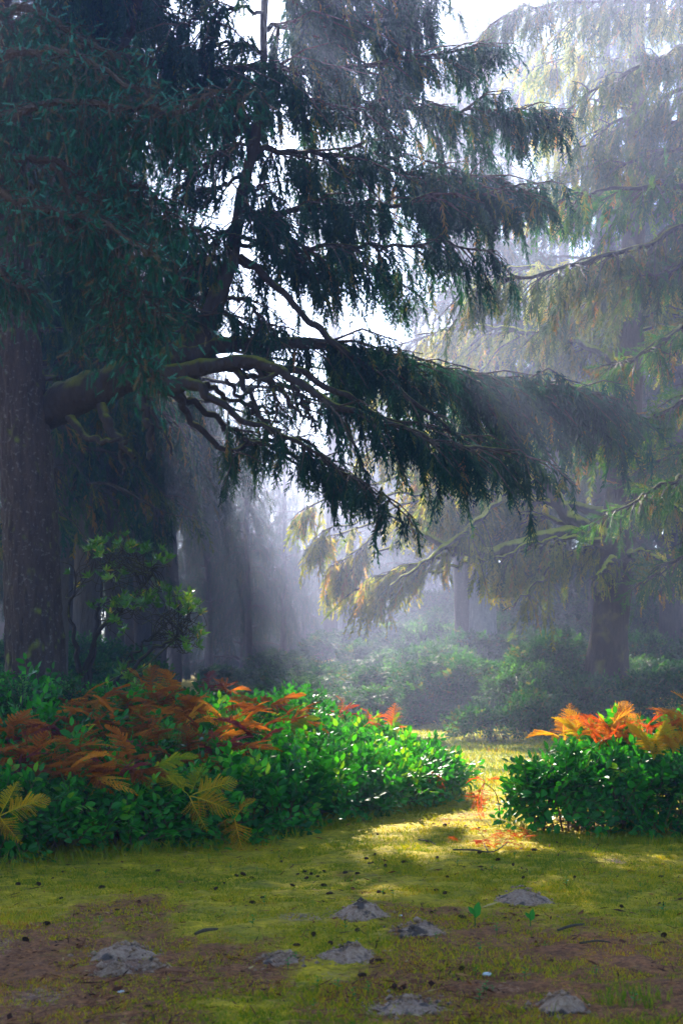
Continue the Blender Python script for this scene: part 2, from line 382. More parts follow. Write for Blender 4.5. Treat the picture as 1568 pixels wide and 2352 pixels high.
def sprig_tpl(seed, n=7, leaf=.3, w=.52, droop=.25):
    """an arching twig, length 1, with alternate leaves; leaves only (first) and the stem (second)"""
    r = np.random.default_rng(seed); V, Ft, T, k = [], [], [], 0
    base = leaf_v(1, w)
    for i in range(n):
        y = .15 + .8*i/(n-1); sg = 1 if i % 2 else -1
        p = np.array([sg*.02, y, -droop*y*y])
        ax = nrm(np.array([sg*r.uniform(.6, 1.2) if i < n-1 else .1, r.uniform(.3, .9) if i < n-1 else 1, r.uniform(-.35, .25)]))
        up = nrm(np.array([r.normal(0, .35), r.normal(0, .35), 1])); up = nrm(up-ax*up.dot(ax)); sd = np.cross(ax, up)
        s = leaf*r.uniform(.75, 1.2)
        V.append((base[0] @ np.stack([sd, ax, up]))*s + p); Ft.append(base[1]+k); k += 8
        T.append(np.full(8, r.uniform(-.2, .2) + (.22 if i == n-1 else 0)))
    ys = np.linspace(0, 1, 4)
    sp = np.stack([0*ys, ys, -droop*ys*ys], 1)
    st = tube(sp, np.array([.012, .01, .008, .004]), 3)
    return (np.concatenate(V), np.concatenate(Ft), np.concatenate(T)), (st[0], st[1], np.zeros(len(st[0])))
SPRIG = [sprig_tpl(s, n=9, leaf=.27, w=.56) for s in range(5)]
SPRIG_S = [sprig_tpl(30+s, n=13, leaf=.17, w=.55, droop=.15) for s in range(3)]

# openings in the canopy that let the sun down to the path, the lawn and the misty clearing
SUNLINES = []
def sun_open(u, v, Y, r):
    SUNLINES.append((P(u, v, Y), r))
OFF = np.zeros(3)
def keep_open(p):
    p = np.asarray(p) + OFF
    k = np.ones(len(p), bool)
    for q, r in SUNLINES:
        d = p-q; t = d @ SUN
        dist = np.linalg.norm(d - t[:, None]*SUN, axis=1)
        k &= ~((dist < r) & (t > 1.0))
    return k

# ------------------------------------------------------------------ spruce boughs
class Bough:
    def __init__(self):
        self.needles = []; self.twigs = []
    def limb_foliage(self, path, t0=.15, sec=.9, spacing=.10, hang=.38, step=.07, droop=.45, tint=.35, tvar=.25, brown=.15,
                     templates=None, width=1.0, upright=0.0, taper=.45, lift=0.0, t1=1.0):
        templates = templates or SPRAY
        path = np.asarray(path)[:, :3]
        seg = np.linalg.norm(np.diff(path, axis=0), axis=1); cum = np.concatenate([[0], np.cumsum(seg)]); Lt = cum[-1]
        M = max(2, int(Lt*(t1-t0)/spacing))
        t = np.sort(rng.uniform(t0, t1, M)); s = t*Lt
        pos = np.stack([np.interp(s, cum, path[:, k]) for k in range(3)], 1)
        tgv = nrm(np.gradient(path, axis=0)); tg = nrm(np.stack([np.interp(s, cum, tgv[:, k]) for k in range(3)], 1))
        h = nrm(np.cross(tg, Z) + 1e-4)
        sgn = np.where(rng.random(M) < .5, 1., -1.)[:, None]
        d = nrm(h*sgn*rng.uniform(.35, 1.1, (M, 1)) + tg*rng.uniform(.25, .9, (M, 1)) + Z*rng.normal(lift, .2, (M, 1)))
        L = sec*(1-taper*t)*rng.uniform(.45, 1.2, M)
        dr = droop*rng.uniform(.6, 1.4, M)
        mid = pos + d*(L*.5)[:, None] - Z*(dr*L*.25)[:, None]; end = pos + d*L[:, None] - Z*(dr*L)[:, None]
        kk = keep_open(mid) & keep_open(end) & keep_open(pos)
        pos, d, L, dr, mid, end = pos[kk], d[kk], L[kk], dr[kk], mid[kk], end[kk]
        self.twigs.append(tubes3(pos, mid, end, .008+.008*L))
        n = np.maximum(2, (L/step).astype(int)); idx = np.repeat(np.arange(len(L)), n); K = len(idx)
        if K == 0: return
        q = rng.uniform(.12, 1.0, K)
        o = pos[idx] + d[idx]*(L[idx]*q)[:, None] - Z*(dr[idx]*L[idx]*q*q)[:, None]
        ax = nrm(-Z*rng.uniform(.7, 1.3, (K, 1)) + d[idx]*rng.uniform(.0, .5, (K, 1)) + rng.normal(0, .17, (K, 3)))
        upm = rng.random(K) < upright
        ax[upm] = nrm(d[idx][upm]*1.0 + Z*rng.uniform(-.1, .5, (upm.sum(), 1)) + rng.normal(0, .3, (upm.sum(), 3)))
        l = hang*rng.uniform(.45, 1.3, K)*(1-.25*q)
        br = rng.random(K) < brown
        tn = np.clip(tint + rng.normal(0, tvar*.5, K) + .15*vn(o[:, 0]*1.3, o[:, 1]*1.3, o[:, 2]*1.3) + br*rng.uniform(.25, .5, K), .02, .98)
        kk = keep_open(o); o, ax, l, tn = o[kk], ax[kk], l[kk], tn[kk]
        which = rng.integers(0, len(templates), len(o))
        for w in range(len(templates)):
            m = which == w
            self.needles.append(stamp(templates[w], o[m], ax[m], l[m], tint=tn[m], sx=width))
    def finish(self, parent, mat, nname='crown', tname='twigs', tmat=None):
        build(nname, self.needles, mat, parent)
        build(tname, self.twigs, tmat or M_twig, parent)

def limb(pts, n=40, jit=.03, seed=0):
    """pts rows (u, v, Y, radius_px) -> path with radius in metres"""
    q = np.array([[*P(u, v, Y), r*Y/F] for u, v, Y, r in pts]); p = resample(q, n)
    s = np.linspace(0, 1, n)*n*.35
    for k in range(3): p[:, k] += jit*vn(s+seed*13.7+k*31, 0*s)*np.minimum(1, np.arange(n)/4)
    return p
def limb_tube(p, sides=9, rough=.25, seed=0.0):
    return tube(p[:, :3], np.maximum(p[:, 3], .004), sides, rough, 9.0, seed=seed)

# ------------------------------------------------------------------ where the sun reaches
for args in [(1040, 1885, 11.6, .5), (930, 1895, 11.2, .3), (1130, 1890, 11.4, .3), (1000, 1735, 13.2, .5), (900, 1700, 13.2, .3), (1130, 1735, 18.5, .9), (1230, 1712, 22, .8),
             (1140, 1800, 11.3, .25), (1160, 1930, 10.2, .22), (1480, 1935, 10.1, .25), (1400, 1690, 11.5, .35), (1120, 1660, 22.5, .8),
             (490, 1400, 13.4, .44), (592, 1400, 16.4, .56), (690, 1400, 14.2, .46),
             (330, 2130, 7.0, .13), (690, 2065, 7.9, .16), (880, 2050, 8.0, .2), (1000, 1980, 9.2, .16), (700, 2200, 6.3, .1), (800, 1655, 12.8, .3), (480, 1560, 13.8, .2)]:
    sun_open(*args)

# ------------------------------------------------------------------ left spruce
base = P(82, 1600, 15); base[2] = gz(base[0], base[1])-.05
left_spruce = thing('spruce_tree', base, 'large dark spruce with a forked mossy limb arching over the misty clearing', 'tree')
tr = resample([[*P(88, 1680, 15), .36], [*P(83, 1534, 15), .305], [*P(66, 1134, 15), .272], [*P(38, 784, 15), .245], [*P(14, 450, 15), .215], [*P(-8, 100, 15), .18], [*P(-20, -300, 15), .13], [*P(-25, -800, 15), .04]], 520)
tv = tube(tr[:, :3], tr[:, 3], 168, .07, 6.0)
cen = np.repeat(tr[:, :3], 168, 0); od = tv[0]-cen; x_, y_, z_ = tv[0].T
ridge = 1-np.abs(fbm(x_*14, y_*14, z_*3.2, 3))*1.6; plate = vn(x_*34, y_*34, z_*13)
build('trunk', [(cen+od*(1+.10*ridge+.045*plate)[:, None]*.95, tv[1], 0)], M_bark, left_spruce, True)
LS = Bough()
limbs = {
 'mossy':  [(30, 1000, 15.1, 14), (80, 968, 15.1, 28), (132, 934, 15.05, 44), (190, 905, 14.9, 42), (270, 872, 14.8, 40), (340, 850, 14.7, 38), (410, 828, 14.7, 36)],
 'leader': [(385, 842, 14.7, 34), (425, 805, 14.7, 30), (470, 755, 14.8, 25), (505, 670, 14.9, 21), (532, 580, 15, 18), (550, 490, 15, 15), (566, 400, 15, 13), (588, 300, 15, 12), (602, 180, 15, 10), (606, 60, 15, 9), (612, -120, 15, 8), (618, -350, 15, 6)],
 'arch':   [(380, 846, 14.7, 30), (440, 812, 14.7, 24), (520, 795, 14.9, 18), (620, 791, 15.1, 15), (740, 795, 15.4, 13), (850, 812, 15.8, 11), (980, 842, 16.2, 9), (1100, 868, 16.6, 7), (1240, 888, 17, 5), (1380, 905, 17.3, 3)],
 'arch2':  [(380, 862, 14.6, 26), (450, 848, 14.5, 20), (560, 838, 14.4, 15), (640, 852, 14.2, 11), (720, 900, 14.1, 9), (830, 952, 14.1, 8), (950, 1000, 14.2, 6), (1080, 1028, 14.4, 5), (1230, 1050, 14.6, 3)],
 'arch3':  [(560, 840, 14.5, 12), (640, 842, 14.7, 10), (720, 868, 14.8, 8), (800, 915, 14.9, 7), (880, 955, 15, 6), (1000, 990, 15.2, 4), (1120, 1010, 15.4, 2.5)],
 'low':    [(380, 882, 14.6, 20), (440, 888, 14.4, 14), (500, 925, 14.3, 9), (560, 960, 14.2, 7), (640, 1000, 14.1, 5), (720, 1030, 14, 4), (830, 1110, 14, 2)],
 'low2':   [(380, 890, 14.7, 14), (420, 925, 14.8, 9), (460, 985, 14.9, 7), (520, 1032, 15, 6), (600, 1012, 15.1, 5), (680, 1012, 15.2, 4), (760, 1050, 15.3, 3)],
 'drop':   [(548, 590, 15, 12), (600, 632, 15, 9), (680, 706, 15, 8), (760, 778, 15, 7.5), (860, 855, 15, 6.5), (960, 932, 15.1, 5), (1050, 1000, 15.2, 4), (1150, 1060, 15.3, 2.5)],
 'mid':    [(556, 495, 15, 8), (640, 488, 15, 7), (760, 478, 15.1, 6), (900, 470, 15.3, 5), (1050, 445, 15.5, 4), (1200, 440, 15.7, 3)],
 'midtop': [(575, 350, 15, 8), (680, 345, 15.2, 6), (800, 360, 15.5, 5), (920, 392, 15.8, 4), (1060, 405, 16, 3), (1215, 425, 16.2, 2)],
 'mid2':   [(552, 545, 15, 6), (650, 560, 14.9, 5), (780, 565, 14.8, 4.5), (900, 560, 14.7, 4), (1020, 560, 14.6, 3), (1130, 582, 14.5, 2)],
 'mid3':   [(545, 560, 15.1, 6), (640, 575, 15.5, 5), (740, 590, 15.8, 4), (860, 620, 16.1, 3), (960, 680, 16.4, 2)],
 'upper':  [(-5, 260, 15, 22), (90, 225, 14.9, 20), (200, 190, 14.8, 17), (280, 142, 14.7, 15), (350, 138, 14.7, 14), (440, 152, 14.7, 13), (560, 160, 14.8, 10), (700, 162, 15, 8), (850, 150, 15.2, 6), (980, 130, 15.4, 4), (1090, 112, 15.6, 2)],
 'upfork': [(270, 150, 14.7, 12), (292, 100, 14.7, 11), (308, 40, 14.7, 10), (322, -40, 14.7, 9), (330, -160, 14.7, 7)],
 'thin':   [(600, 235, 15, 6), (720, 222, 15.2, 5), (850, 235, 15.4, 4.5), (1000, 256, 15.6, 4), (1120, 258, 15.8, 3), (1250, 262, 16, 2)],
 'top':    [(605, 70, 15, 6), (700, 50, 15.2, 5), (800, 40, 15.4, 4), (900, 50, 15.6, 2)],
 'top2':   [(608, -20, 15, 7), (700, -60, 15.1, 5), (820, -70, 15.3, 4), (960, -20, 15.5, 2)],
 'ltwig':  [(560, 545, 14.9, 5), (500, 530, 14.7, 4), (440, 520, 14.5, 3), (390, 545, 14.3, 2)],
 'ltwig2': [(545, 570, 15.1, 5), (490, 600, 15.3, 4), (420, 600, 15.5, 3), (330, 640, 15.7, 2)],
 'ltwig3': [(590, 270, 15.1, 5), (520, 260, 15.3, 4), (440, 280, 15.5, 3), (360, 330, 15.7, 2)],
 'ltwig4': [(520, 640, 15, 5), (470, 680, 15.2, 4), (420, 700, 15.4, 3), (360, 740, 15.6, 2)],
 'g1': [(588, 320, 14.9, 5), (530, 340, 14.7, 4), (470, 380, 14.5, 3), (400, 450, 14.4, 2)],
 'g2': [(570, 400, 15.1, 5), (510, 430, 15.3, 4), (450, 440, 15.4, 3), (390, 480, 15.6, 2)],
 'g3': [(545, 510, 15, 5), (490, 560, 14.8, 4), (440, 620, 14.7, 3), (410, 690, 14.6, 2)],
 'g4': [(490, 720, 14.8, 5), (450, 730, 14.6, 4), (400, 760, 14.5, 3), (340, 800, 14.4, 2)],
 'g5': [(560, 440, 14.9, 5), (600, 430, 14.7, 3), (640, 450, 14.6, 2)],
 'g6': [(500, 700, 15.1, 5), (570, 750, 15.3, 4), (640, 760, 15.5, 3), (700, 800, 15.7, 2)],
 'g7': [(596, 220, 15.1, 5), (540, 210, 15.2, 4), (470, 240, 15.3, 3)],
 'g8': [(606, 30, 14.9, 5), (540, 20, 14.8, 4), (470, 40, 14.7, 3), (390, 80, 14.6, 2)],
 'g9': [(612, -90, 15.1, 6), (530, -100, 15.2, 5), (440, -80, 15.3, 3), (350, -40, 15.4, 2)],
 'h1': [(600, 846, 14.5, 5), (625, 880, 14.4, 4), (640, 930, 14.3, 3), (630, 980, 14.2, 2)],
 'h2': [(520, 870, 14.5, 5), (560, 920, 14.6, 4), (600, 960, 14.7, 3), (650, 1000, 14.8, 2)],
 'h3': [(660, 860, 14.7, 5), (700, 930, 14.8, 4), (720, 990, 14.9, 2)],
 'low3': [(400, 900, 14.8, 9), (480, 950, 15.0, 7), (560, 1010, 15.2, 5), (640, 1050, 15.3, 4), (720, 1085, 15.4, 2)],
 'low4': [(560, 1008, 15.0, 6), (650, 1040, 14.7, 5), (740, 1065, 14.5, 4), (830, 1110, 14.4, 3), (900, 1150, 14.3, 2)],
 'fill1': [(470, 815, 15.4, 8), (540, 850, 15.9, 6), (620, 880, 16.3, 5), (720, 900, 16.6, 4), (820, 930, 16.8, 2)],
 'fill2': [(440, 870, 15.2, 8), (500, 900, 15.8, 6), (580, 930, 16.3, 4), (660, 960, 16.6, 2)],
 'g10': [(604, 120, 14.9, 5), (530, 100, 14.8, 4), (450, 120, 14.7, 3), (370, 180, 14.6, 2)],
 'g11': [(592, 290, 15.2, 5), (540, 300, 15.5, 4), (480, 320, 15.7, 3), (420, 360, 15.9, 2)],
 'g12': [(530, 600, 15.2, 5), (480, 630, 15.5, 4), (430, 650, 15.7, 3), (370, 690, 15.9, 2)],
 'g13': [(556, 470, 14.8, 4), (590, 500, 14.6, 3), (630, 520, 14.5, 2)],
 'rtwig':  [(510, 690, 15, 5), (560, 690, 14.8, 4), (610, 740, 14.7, 3), (650, 800, 14.6, 2)],
}
stubs = [[(318, 905, 14.7, 11), (338, 960, 14.6, 9), (348, 1060, 14.5, 5)], [(225, 915, 14.9, 14), (245, 975, 14.7, 11), (282, 1020, 14.6, 8), (312, 1052, 14.5, 5)],
         [(160, 950, 15, 13), (185, 995, 14.7, 9), (225, 1012, 14.5, 7), (275, 1010, 14.3, 5)], [(290, 1005, 14.6, 6), (283, 1040, 14.6, 5), (282, 1090, 14.6, 3)], [(335, 895, 14.6, 5), (360, 960, 14.5, 4), (395, 1045, 14.4, 2)],
         [(540, 850, 14.5, 7), (570, 905, 14.4, 6), (600, 950, 14.3, 4), (640, 990, 14.2, 2)], [(590, 845, 14.5, 6), (640, 900, 14.4, 5), (700, 960, 14.3, 3)], [(640, 855, 14.2, 6), (600, 880, 14.1, 4), (560, 900, 14, 3)]]
LP = {}
for i, (k, pts) in enumerate(limbs.items()):
    p = limb(pts, 60, .035 if k not in ('mossy', 'leader') else .015, i); LP[k] = p
    build('limb', [limb_tube(p, 14 if k in ('mossy', 'leader', 'arch', 'arch2') else 8, .22, i)], M_mlimb if k == 'mossy' else M_dlimb, left_spruce, True)
for i, pts in enumerate(stubs):
    build('dead_stub', [limb_tube(limb(pts, 30, .03, 50+i), 8, .3, i)], M_dlimb, left_spruce, True)
fo = LS.limb_foliage
D = dict(tint=.24, tvar=.22, brown=.10)
fo(LP['arch'], .28, 1.25, .042, .46, .06, .45, **D)
fo(LP['arch'], .52, 1.5, .05, .55, .06, .75, **D)
fo(LP['arch2'], .42, .95, .05, .42, .065, .5, **D)
fo(LP['arch3'], .40, .9, .06, .40, .065, .5, **D)
fo(LP['drop'], .30, .55, .10, .36, .07, .5, **D)
fo(LP['low'], .30, .7, .06, .36, .07, .35, **D)
fo(LP['low2'], .42, .6, .08, .33, .08, .3, **D)
fo(LP['mid'], .04, 1.0, .045, .42, .06, .4, **D)
fo(LP['midtop'], .03, 1.1, .04, .45, .06, .45, **D)
fo(LP['mid2'], .06, .8, .055, .40, .065, .5, **D)
fo(LP['mid3'], .15, .8, .055, .42, .065, .5, **D)
fo(LP['upper'], .32, 1.1, .042, .42, .06, .4, **D)
fo(LP['upfork'], .25, .8, .09, .35, .07, .3, **D)
fo(LP['thin'], .05, 1.0, .045, .42, .06, .4, **D)
fo(LP['top'], .05, 1.2, .042, .46, .06, .45, **D)
fo(LP['top2'], .02, 1.3, .042, .46, .06, .45, **D)
for k in ('g1', 'g2', 'g3', 'g4', 'g5', 'g6', 'g7'): fo(LP[k], .06, .62, .048, .28, .065, .35, **D)
for k in ('h1', 'h2', 'h3'): fo(LP[k], .1, .45, .06, .2, .07, .3, **D)
for k in ('low3', 'low4'): fo(LP[k], .25, .7, .045, .36, .06, .35, **D)
for k in ('fill1', 'fill2'): fo(LP[k], .15, .7, .055, .30, .065, .35, **D)
for k in ('g10', 'g11', 'g12', 'g13'): fo(LP[k], .05, .7, .05, .32, .065, .4, **D)
for k in ('g8', 'g9'): fo(LP[k], .05, .9, .055, .36, .065, .4, **D)
for k in ('ltwig', 'ltwig2', 'ltwig3', 'ltwig4', 'rtwig'): fo(LP[k], .1, .65, .06, .32, .07, .35, **D)
# boughs close round the trunk, above the limb
r2 = np.random.default_rng(5)
for i in range(26):
    v0 = r2.uniform(-420, 640); a = r2.uniform(-2.6, .9); Lb = r2.uniform(1.3, 2.7)
    c0 = np.array([np.interp(-(v0), -np.array([784, 450, 100, -300, -800][::1]), [38, 14, -8, -20, -25]), v0])
    s = P(c0[0], c0[1], 15); d = np.array([math.cos(a), math.sin(a), 0])
    pts = np.array([[*s, .035], [*(s+d*Lb*.35+Z*.05), .025], [*(s+d*Lb*.7-Z*.15), .016], [*(s+d*Lb-Z*.45), .006]])
    p = resample(pts, 24)
    if math.sin(a) < -.2 and v0 > 350: continue
    build('limb', [tube(p[:, :3], p[:, 3], 6, .2)], M_dlimb, left_spruce, True)
    fo(p, .15, .95, .055, .42, .065, .45, **D)
LS.finish(left_spruce, M_spruce, 'crown', 'branches')
# the near bough with blue-green bottlebrush tips
NB_twigs, NB = [], []
near_pts = [[(-60, 150, 9.8, 14), (60, 120, 9.7, 10), (180, 130, 9.6, 7), (300, 200, 9.5, 5), (400, 260, 9.4, 3)],
            [(-60, 260, 9.8, 14), (60, 250, 9.6, 10), (180, 235, 9.4, 8), (300, 245, 9.3, 6), (420, 255, 9.2, 4), (545, 170, 9.2, 2)],
            [(-60, 420, 9.9, 12), (60, 470, 9.7, 9), (150, 490, 9.5, 7), (250, 520, 9.4, 5), (340, 585, 9.3, 3)],
            [(-60, 350, 10.2, 12), (80, 370, 10.1, 9), (200, 400, 10, 7), (320, 430, 9.9, 5), (420, 520, 9.8, 3)],
            [(120, 380, 9.9, 9), (220, 500, 9.7, 7), (300, 620, 9.6, 5), (350, 720, 9.5, 3)],
            [(-60, 20, 10.2, 12), (80, 30, 10.1, 9), (200, 90, 10, 6), (300, 150, 9.9, 4)],
            [(200, 560, 9.8, 5), (270, 680, 9.7, 4), (300, 780, 9.6, 3), (330, 860, 9.6, 2)],
            [(-60, 600, 9.9, 8), (-20, 610, 9.8, 6), (20, 640, 9.7, 4), (50, 680, 9.7, 2)]]
for i, pts in enumerate(near_pts):
    p = limb(pts, 40, .03, 80+i); NB_twigs.append(limb_tube(p, 7, .2, i))
    seg = np.linalg.norm(np.diff(p[:, :3], axis=0), axis=1); cum = np.concatenate([[0], np.cumsum(seg)])
    M = int(cum[-1]/.022); s = rng.uniform(.1, 1, M)*cum[-1]
    pos = np.stack([np.interp(s, cum, p[:, k]) for k in range(3)], 1)
    d = nrm(rng.normal(size=(M, 3))*[1, .8, .25] + [.35, -.1, 0.05]); Ls = rng.uniform(.12, .5, M)*(.9 if i < 6 else .7)
    end = pos + d*Ls[:, None] - Z*(Ls*.45)[:, None]; mid = pos + d*(Ls*.5)[:, None] - Z*(Ls*.1)[:, None]
    NB_twigs.append(tubes3(pos, mid, end, np.full(M, .005)))
    # hanging shoots
    n = rng.integers(3, 6, M); ix = np.repeat(np.arange(M), n); K = len(ix); q = rng.uniform(.25, 1, K)
    o = pos[ix] + (end-pos)[ix]*q[:, None]
    hl = rng.uniform(.06, .30, K); dd = nrm(-Z + rng.normal(0, .30, (K, 3)) + d[ix]*.25); e2 = o + dd*hl[:, None]
    NB_twigs.append(tubes3(o, (o+e2)/2, e2, np.full(K, .003)))
    # brushes: along and at the ends of the hanging shoots, upright tips on top
    for (oo, ax, sc_, tn) in [(e2, dd + rng.normal(0, .2, (K, 3)), rng.uniform(.055, .10, K), rng.uniform(.1, .66, K)),
                              ((o+e2)/2, dd + rng.normal(0, .5, (K, 3)), rng.uniform(.06, .12, K), np.where(rng.random(K) < .22, .97, rng.uniform(.05, .4, K))),
                              (end, d*.6 + Z*rng.uniform(-.9, .5, (M, 1)) + rng.normal(0, .3, (M, 3)), rng.uniform(.05, .085, M), rng.uniform(.5, .80, M)),
                              (mid, d + Z*rng.uniform(0, .8, (M, 1)), rng.uniform(.05, .085, M), rng.uniform(.35, .78, M))]:
        w = rng.integers(0, 3, len(oo))
        for t in range(3):
            m = w == t; NB.append(stamp(BRUSH[t], oo[m], ax[m], sc_[m], tint=tn[m]))
# trunk of that tree stands outside the frame on the left
nb_base = np.array([-5.2, 9.9, gz(-5.2, 9.9)])
near_spruce = thing('spruce_tree', nb_base, 'spruce boughs with blue-green bottlebrush tips hanging in from the upper left corner', 'tree')
q = resample([[-5.2, 9.9, nb_base[2]-.1, .24], [-5.15, 9.9, 3, .2], [-5.1, 9.9, 6, .15], [-5.1, 9.9, 9, .05]], 60)
build('trunk', [tube(q[:, :3], q[:, 3], 24, .1, 7)], M_bark, near_spruce, True)
for z0, (u, v, Y) in ((5.4, (-60, 150, 9.8)), (5, (-60, 260, 9.8)), (4.5, (-60, 420, 9.9)), (4.7, (-60, 350, 10.2)), (5.7, (-60, 20, 10.2)), (3.9, (-60, 600, 9.9))):
    e = P(u, v, Y); q = resample([[-5.12, 9.9, z0, .06], [(e[0]-5.12)/2, 9.9, (z0+e[2])/2+.1, .05], [*e, .042]], 20); NB_twigs.append(tube(q[:, :3], q[:, 3], 7, .2))
build('crown', NB, M_near, near_spruce); build('branches', NB_twigs, M_twig, near_spruce)

# ------------------------------------------------------------------ added spruce behind the fork: a screen of clumped boughs to cut the sunlight into shafts
fb = P(88, 1600, 20.5); fb[2] = gz(fb[0], fb[1])
screen_spruce = thing('spruce_tree', fb, 'added slim spruce behind the big mossy limb, its clumped boughs screening the sun into shafts', 'tree')
q = resample([[fb[0], 20.5, fb[2]-.2, .17], [fb[0], 20.5, 3, .14], [fb[0]-.05, 20.5, 6, .10], [fb[0]-.1, 20.5, 8.5, .06], [fb[0]-.1, 20.5, 10.5, .015]], 60)
build('trunk', [tube(q[:, :3], q[:, 3], 20, .1, 6)], M_bark, screen_spruce, True)
FS = Bough()
for i, (v0, v1, ue, Y1) in enumerate([(760, 800, 640, 20.6), (800, 850, 760, 20.2), (835, 900, 720, 19.7), (870, 930, 790, 20.8), (700, 740, 520, 20.2), (640, 690, 470, 20.9), (900, 960, 600, 19.9)]):
    p = limb([(88, v0, 20.5, 7), (88+(ue-88)*.35, v0-10, 20.4, 6), (88+(ue-88)*.7, (v0+v1)/2-15, (20.5+Y1)/2, 4), (ue, v1, Y1, 2)], 40, .03, 300+i)
    build('limb', [limb_tube(p, 7, .2, i)], M_dlimb, screen_spruce, True)
    L0 = np.linalg.norm(np.diff(p[:, :3], axis=0), axis=1).sum(); x0 = p[0, 0]
    per = 1.0; zs = np.interp(np.linspace(0, 1, 40), np.linspace(0, 1, 40), p[:, 2])
    on = np.mod(p[:, 0] + .194*(p[:, 1]-20) + .35*(p[:, 2]-5) + .22*np.sin(p[:, 0]*2.1), per) < .52
    k = 0
    while k < 40:
        if on[k]:
            e = k
            while e < 39 and on[e+1]: e += 1
            if e-k >= 2: FS.limb_foliage(p, k/40, .34, .014, .34, .045, .4, tint=.3, tvar=.25, brown=.12, t1=e/40, taper=.1)
            k = e+1
        else: k += 1
FS.finish(screen_spruce, M_spruce, 'crown', 'branches')

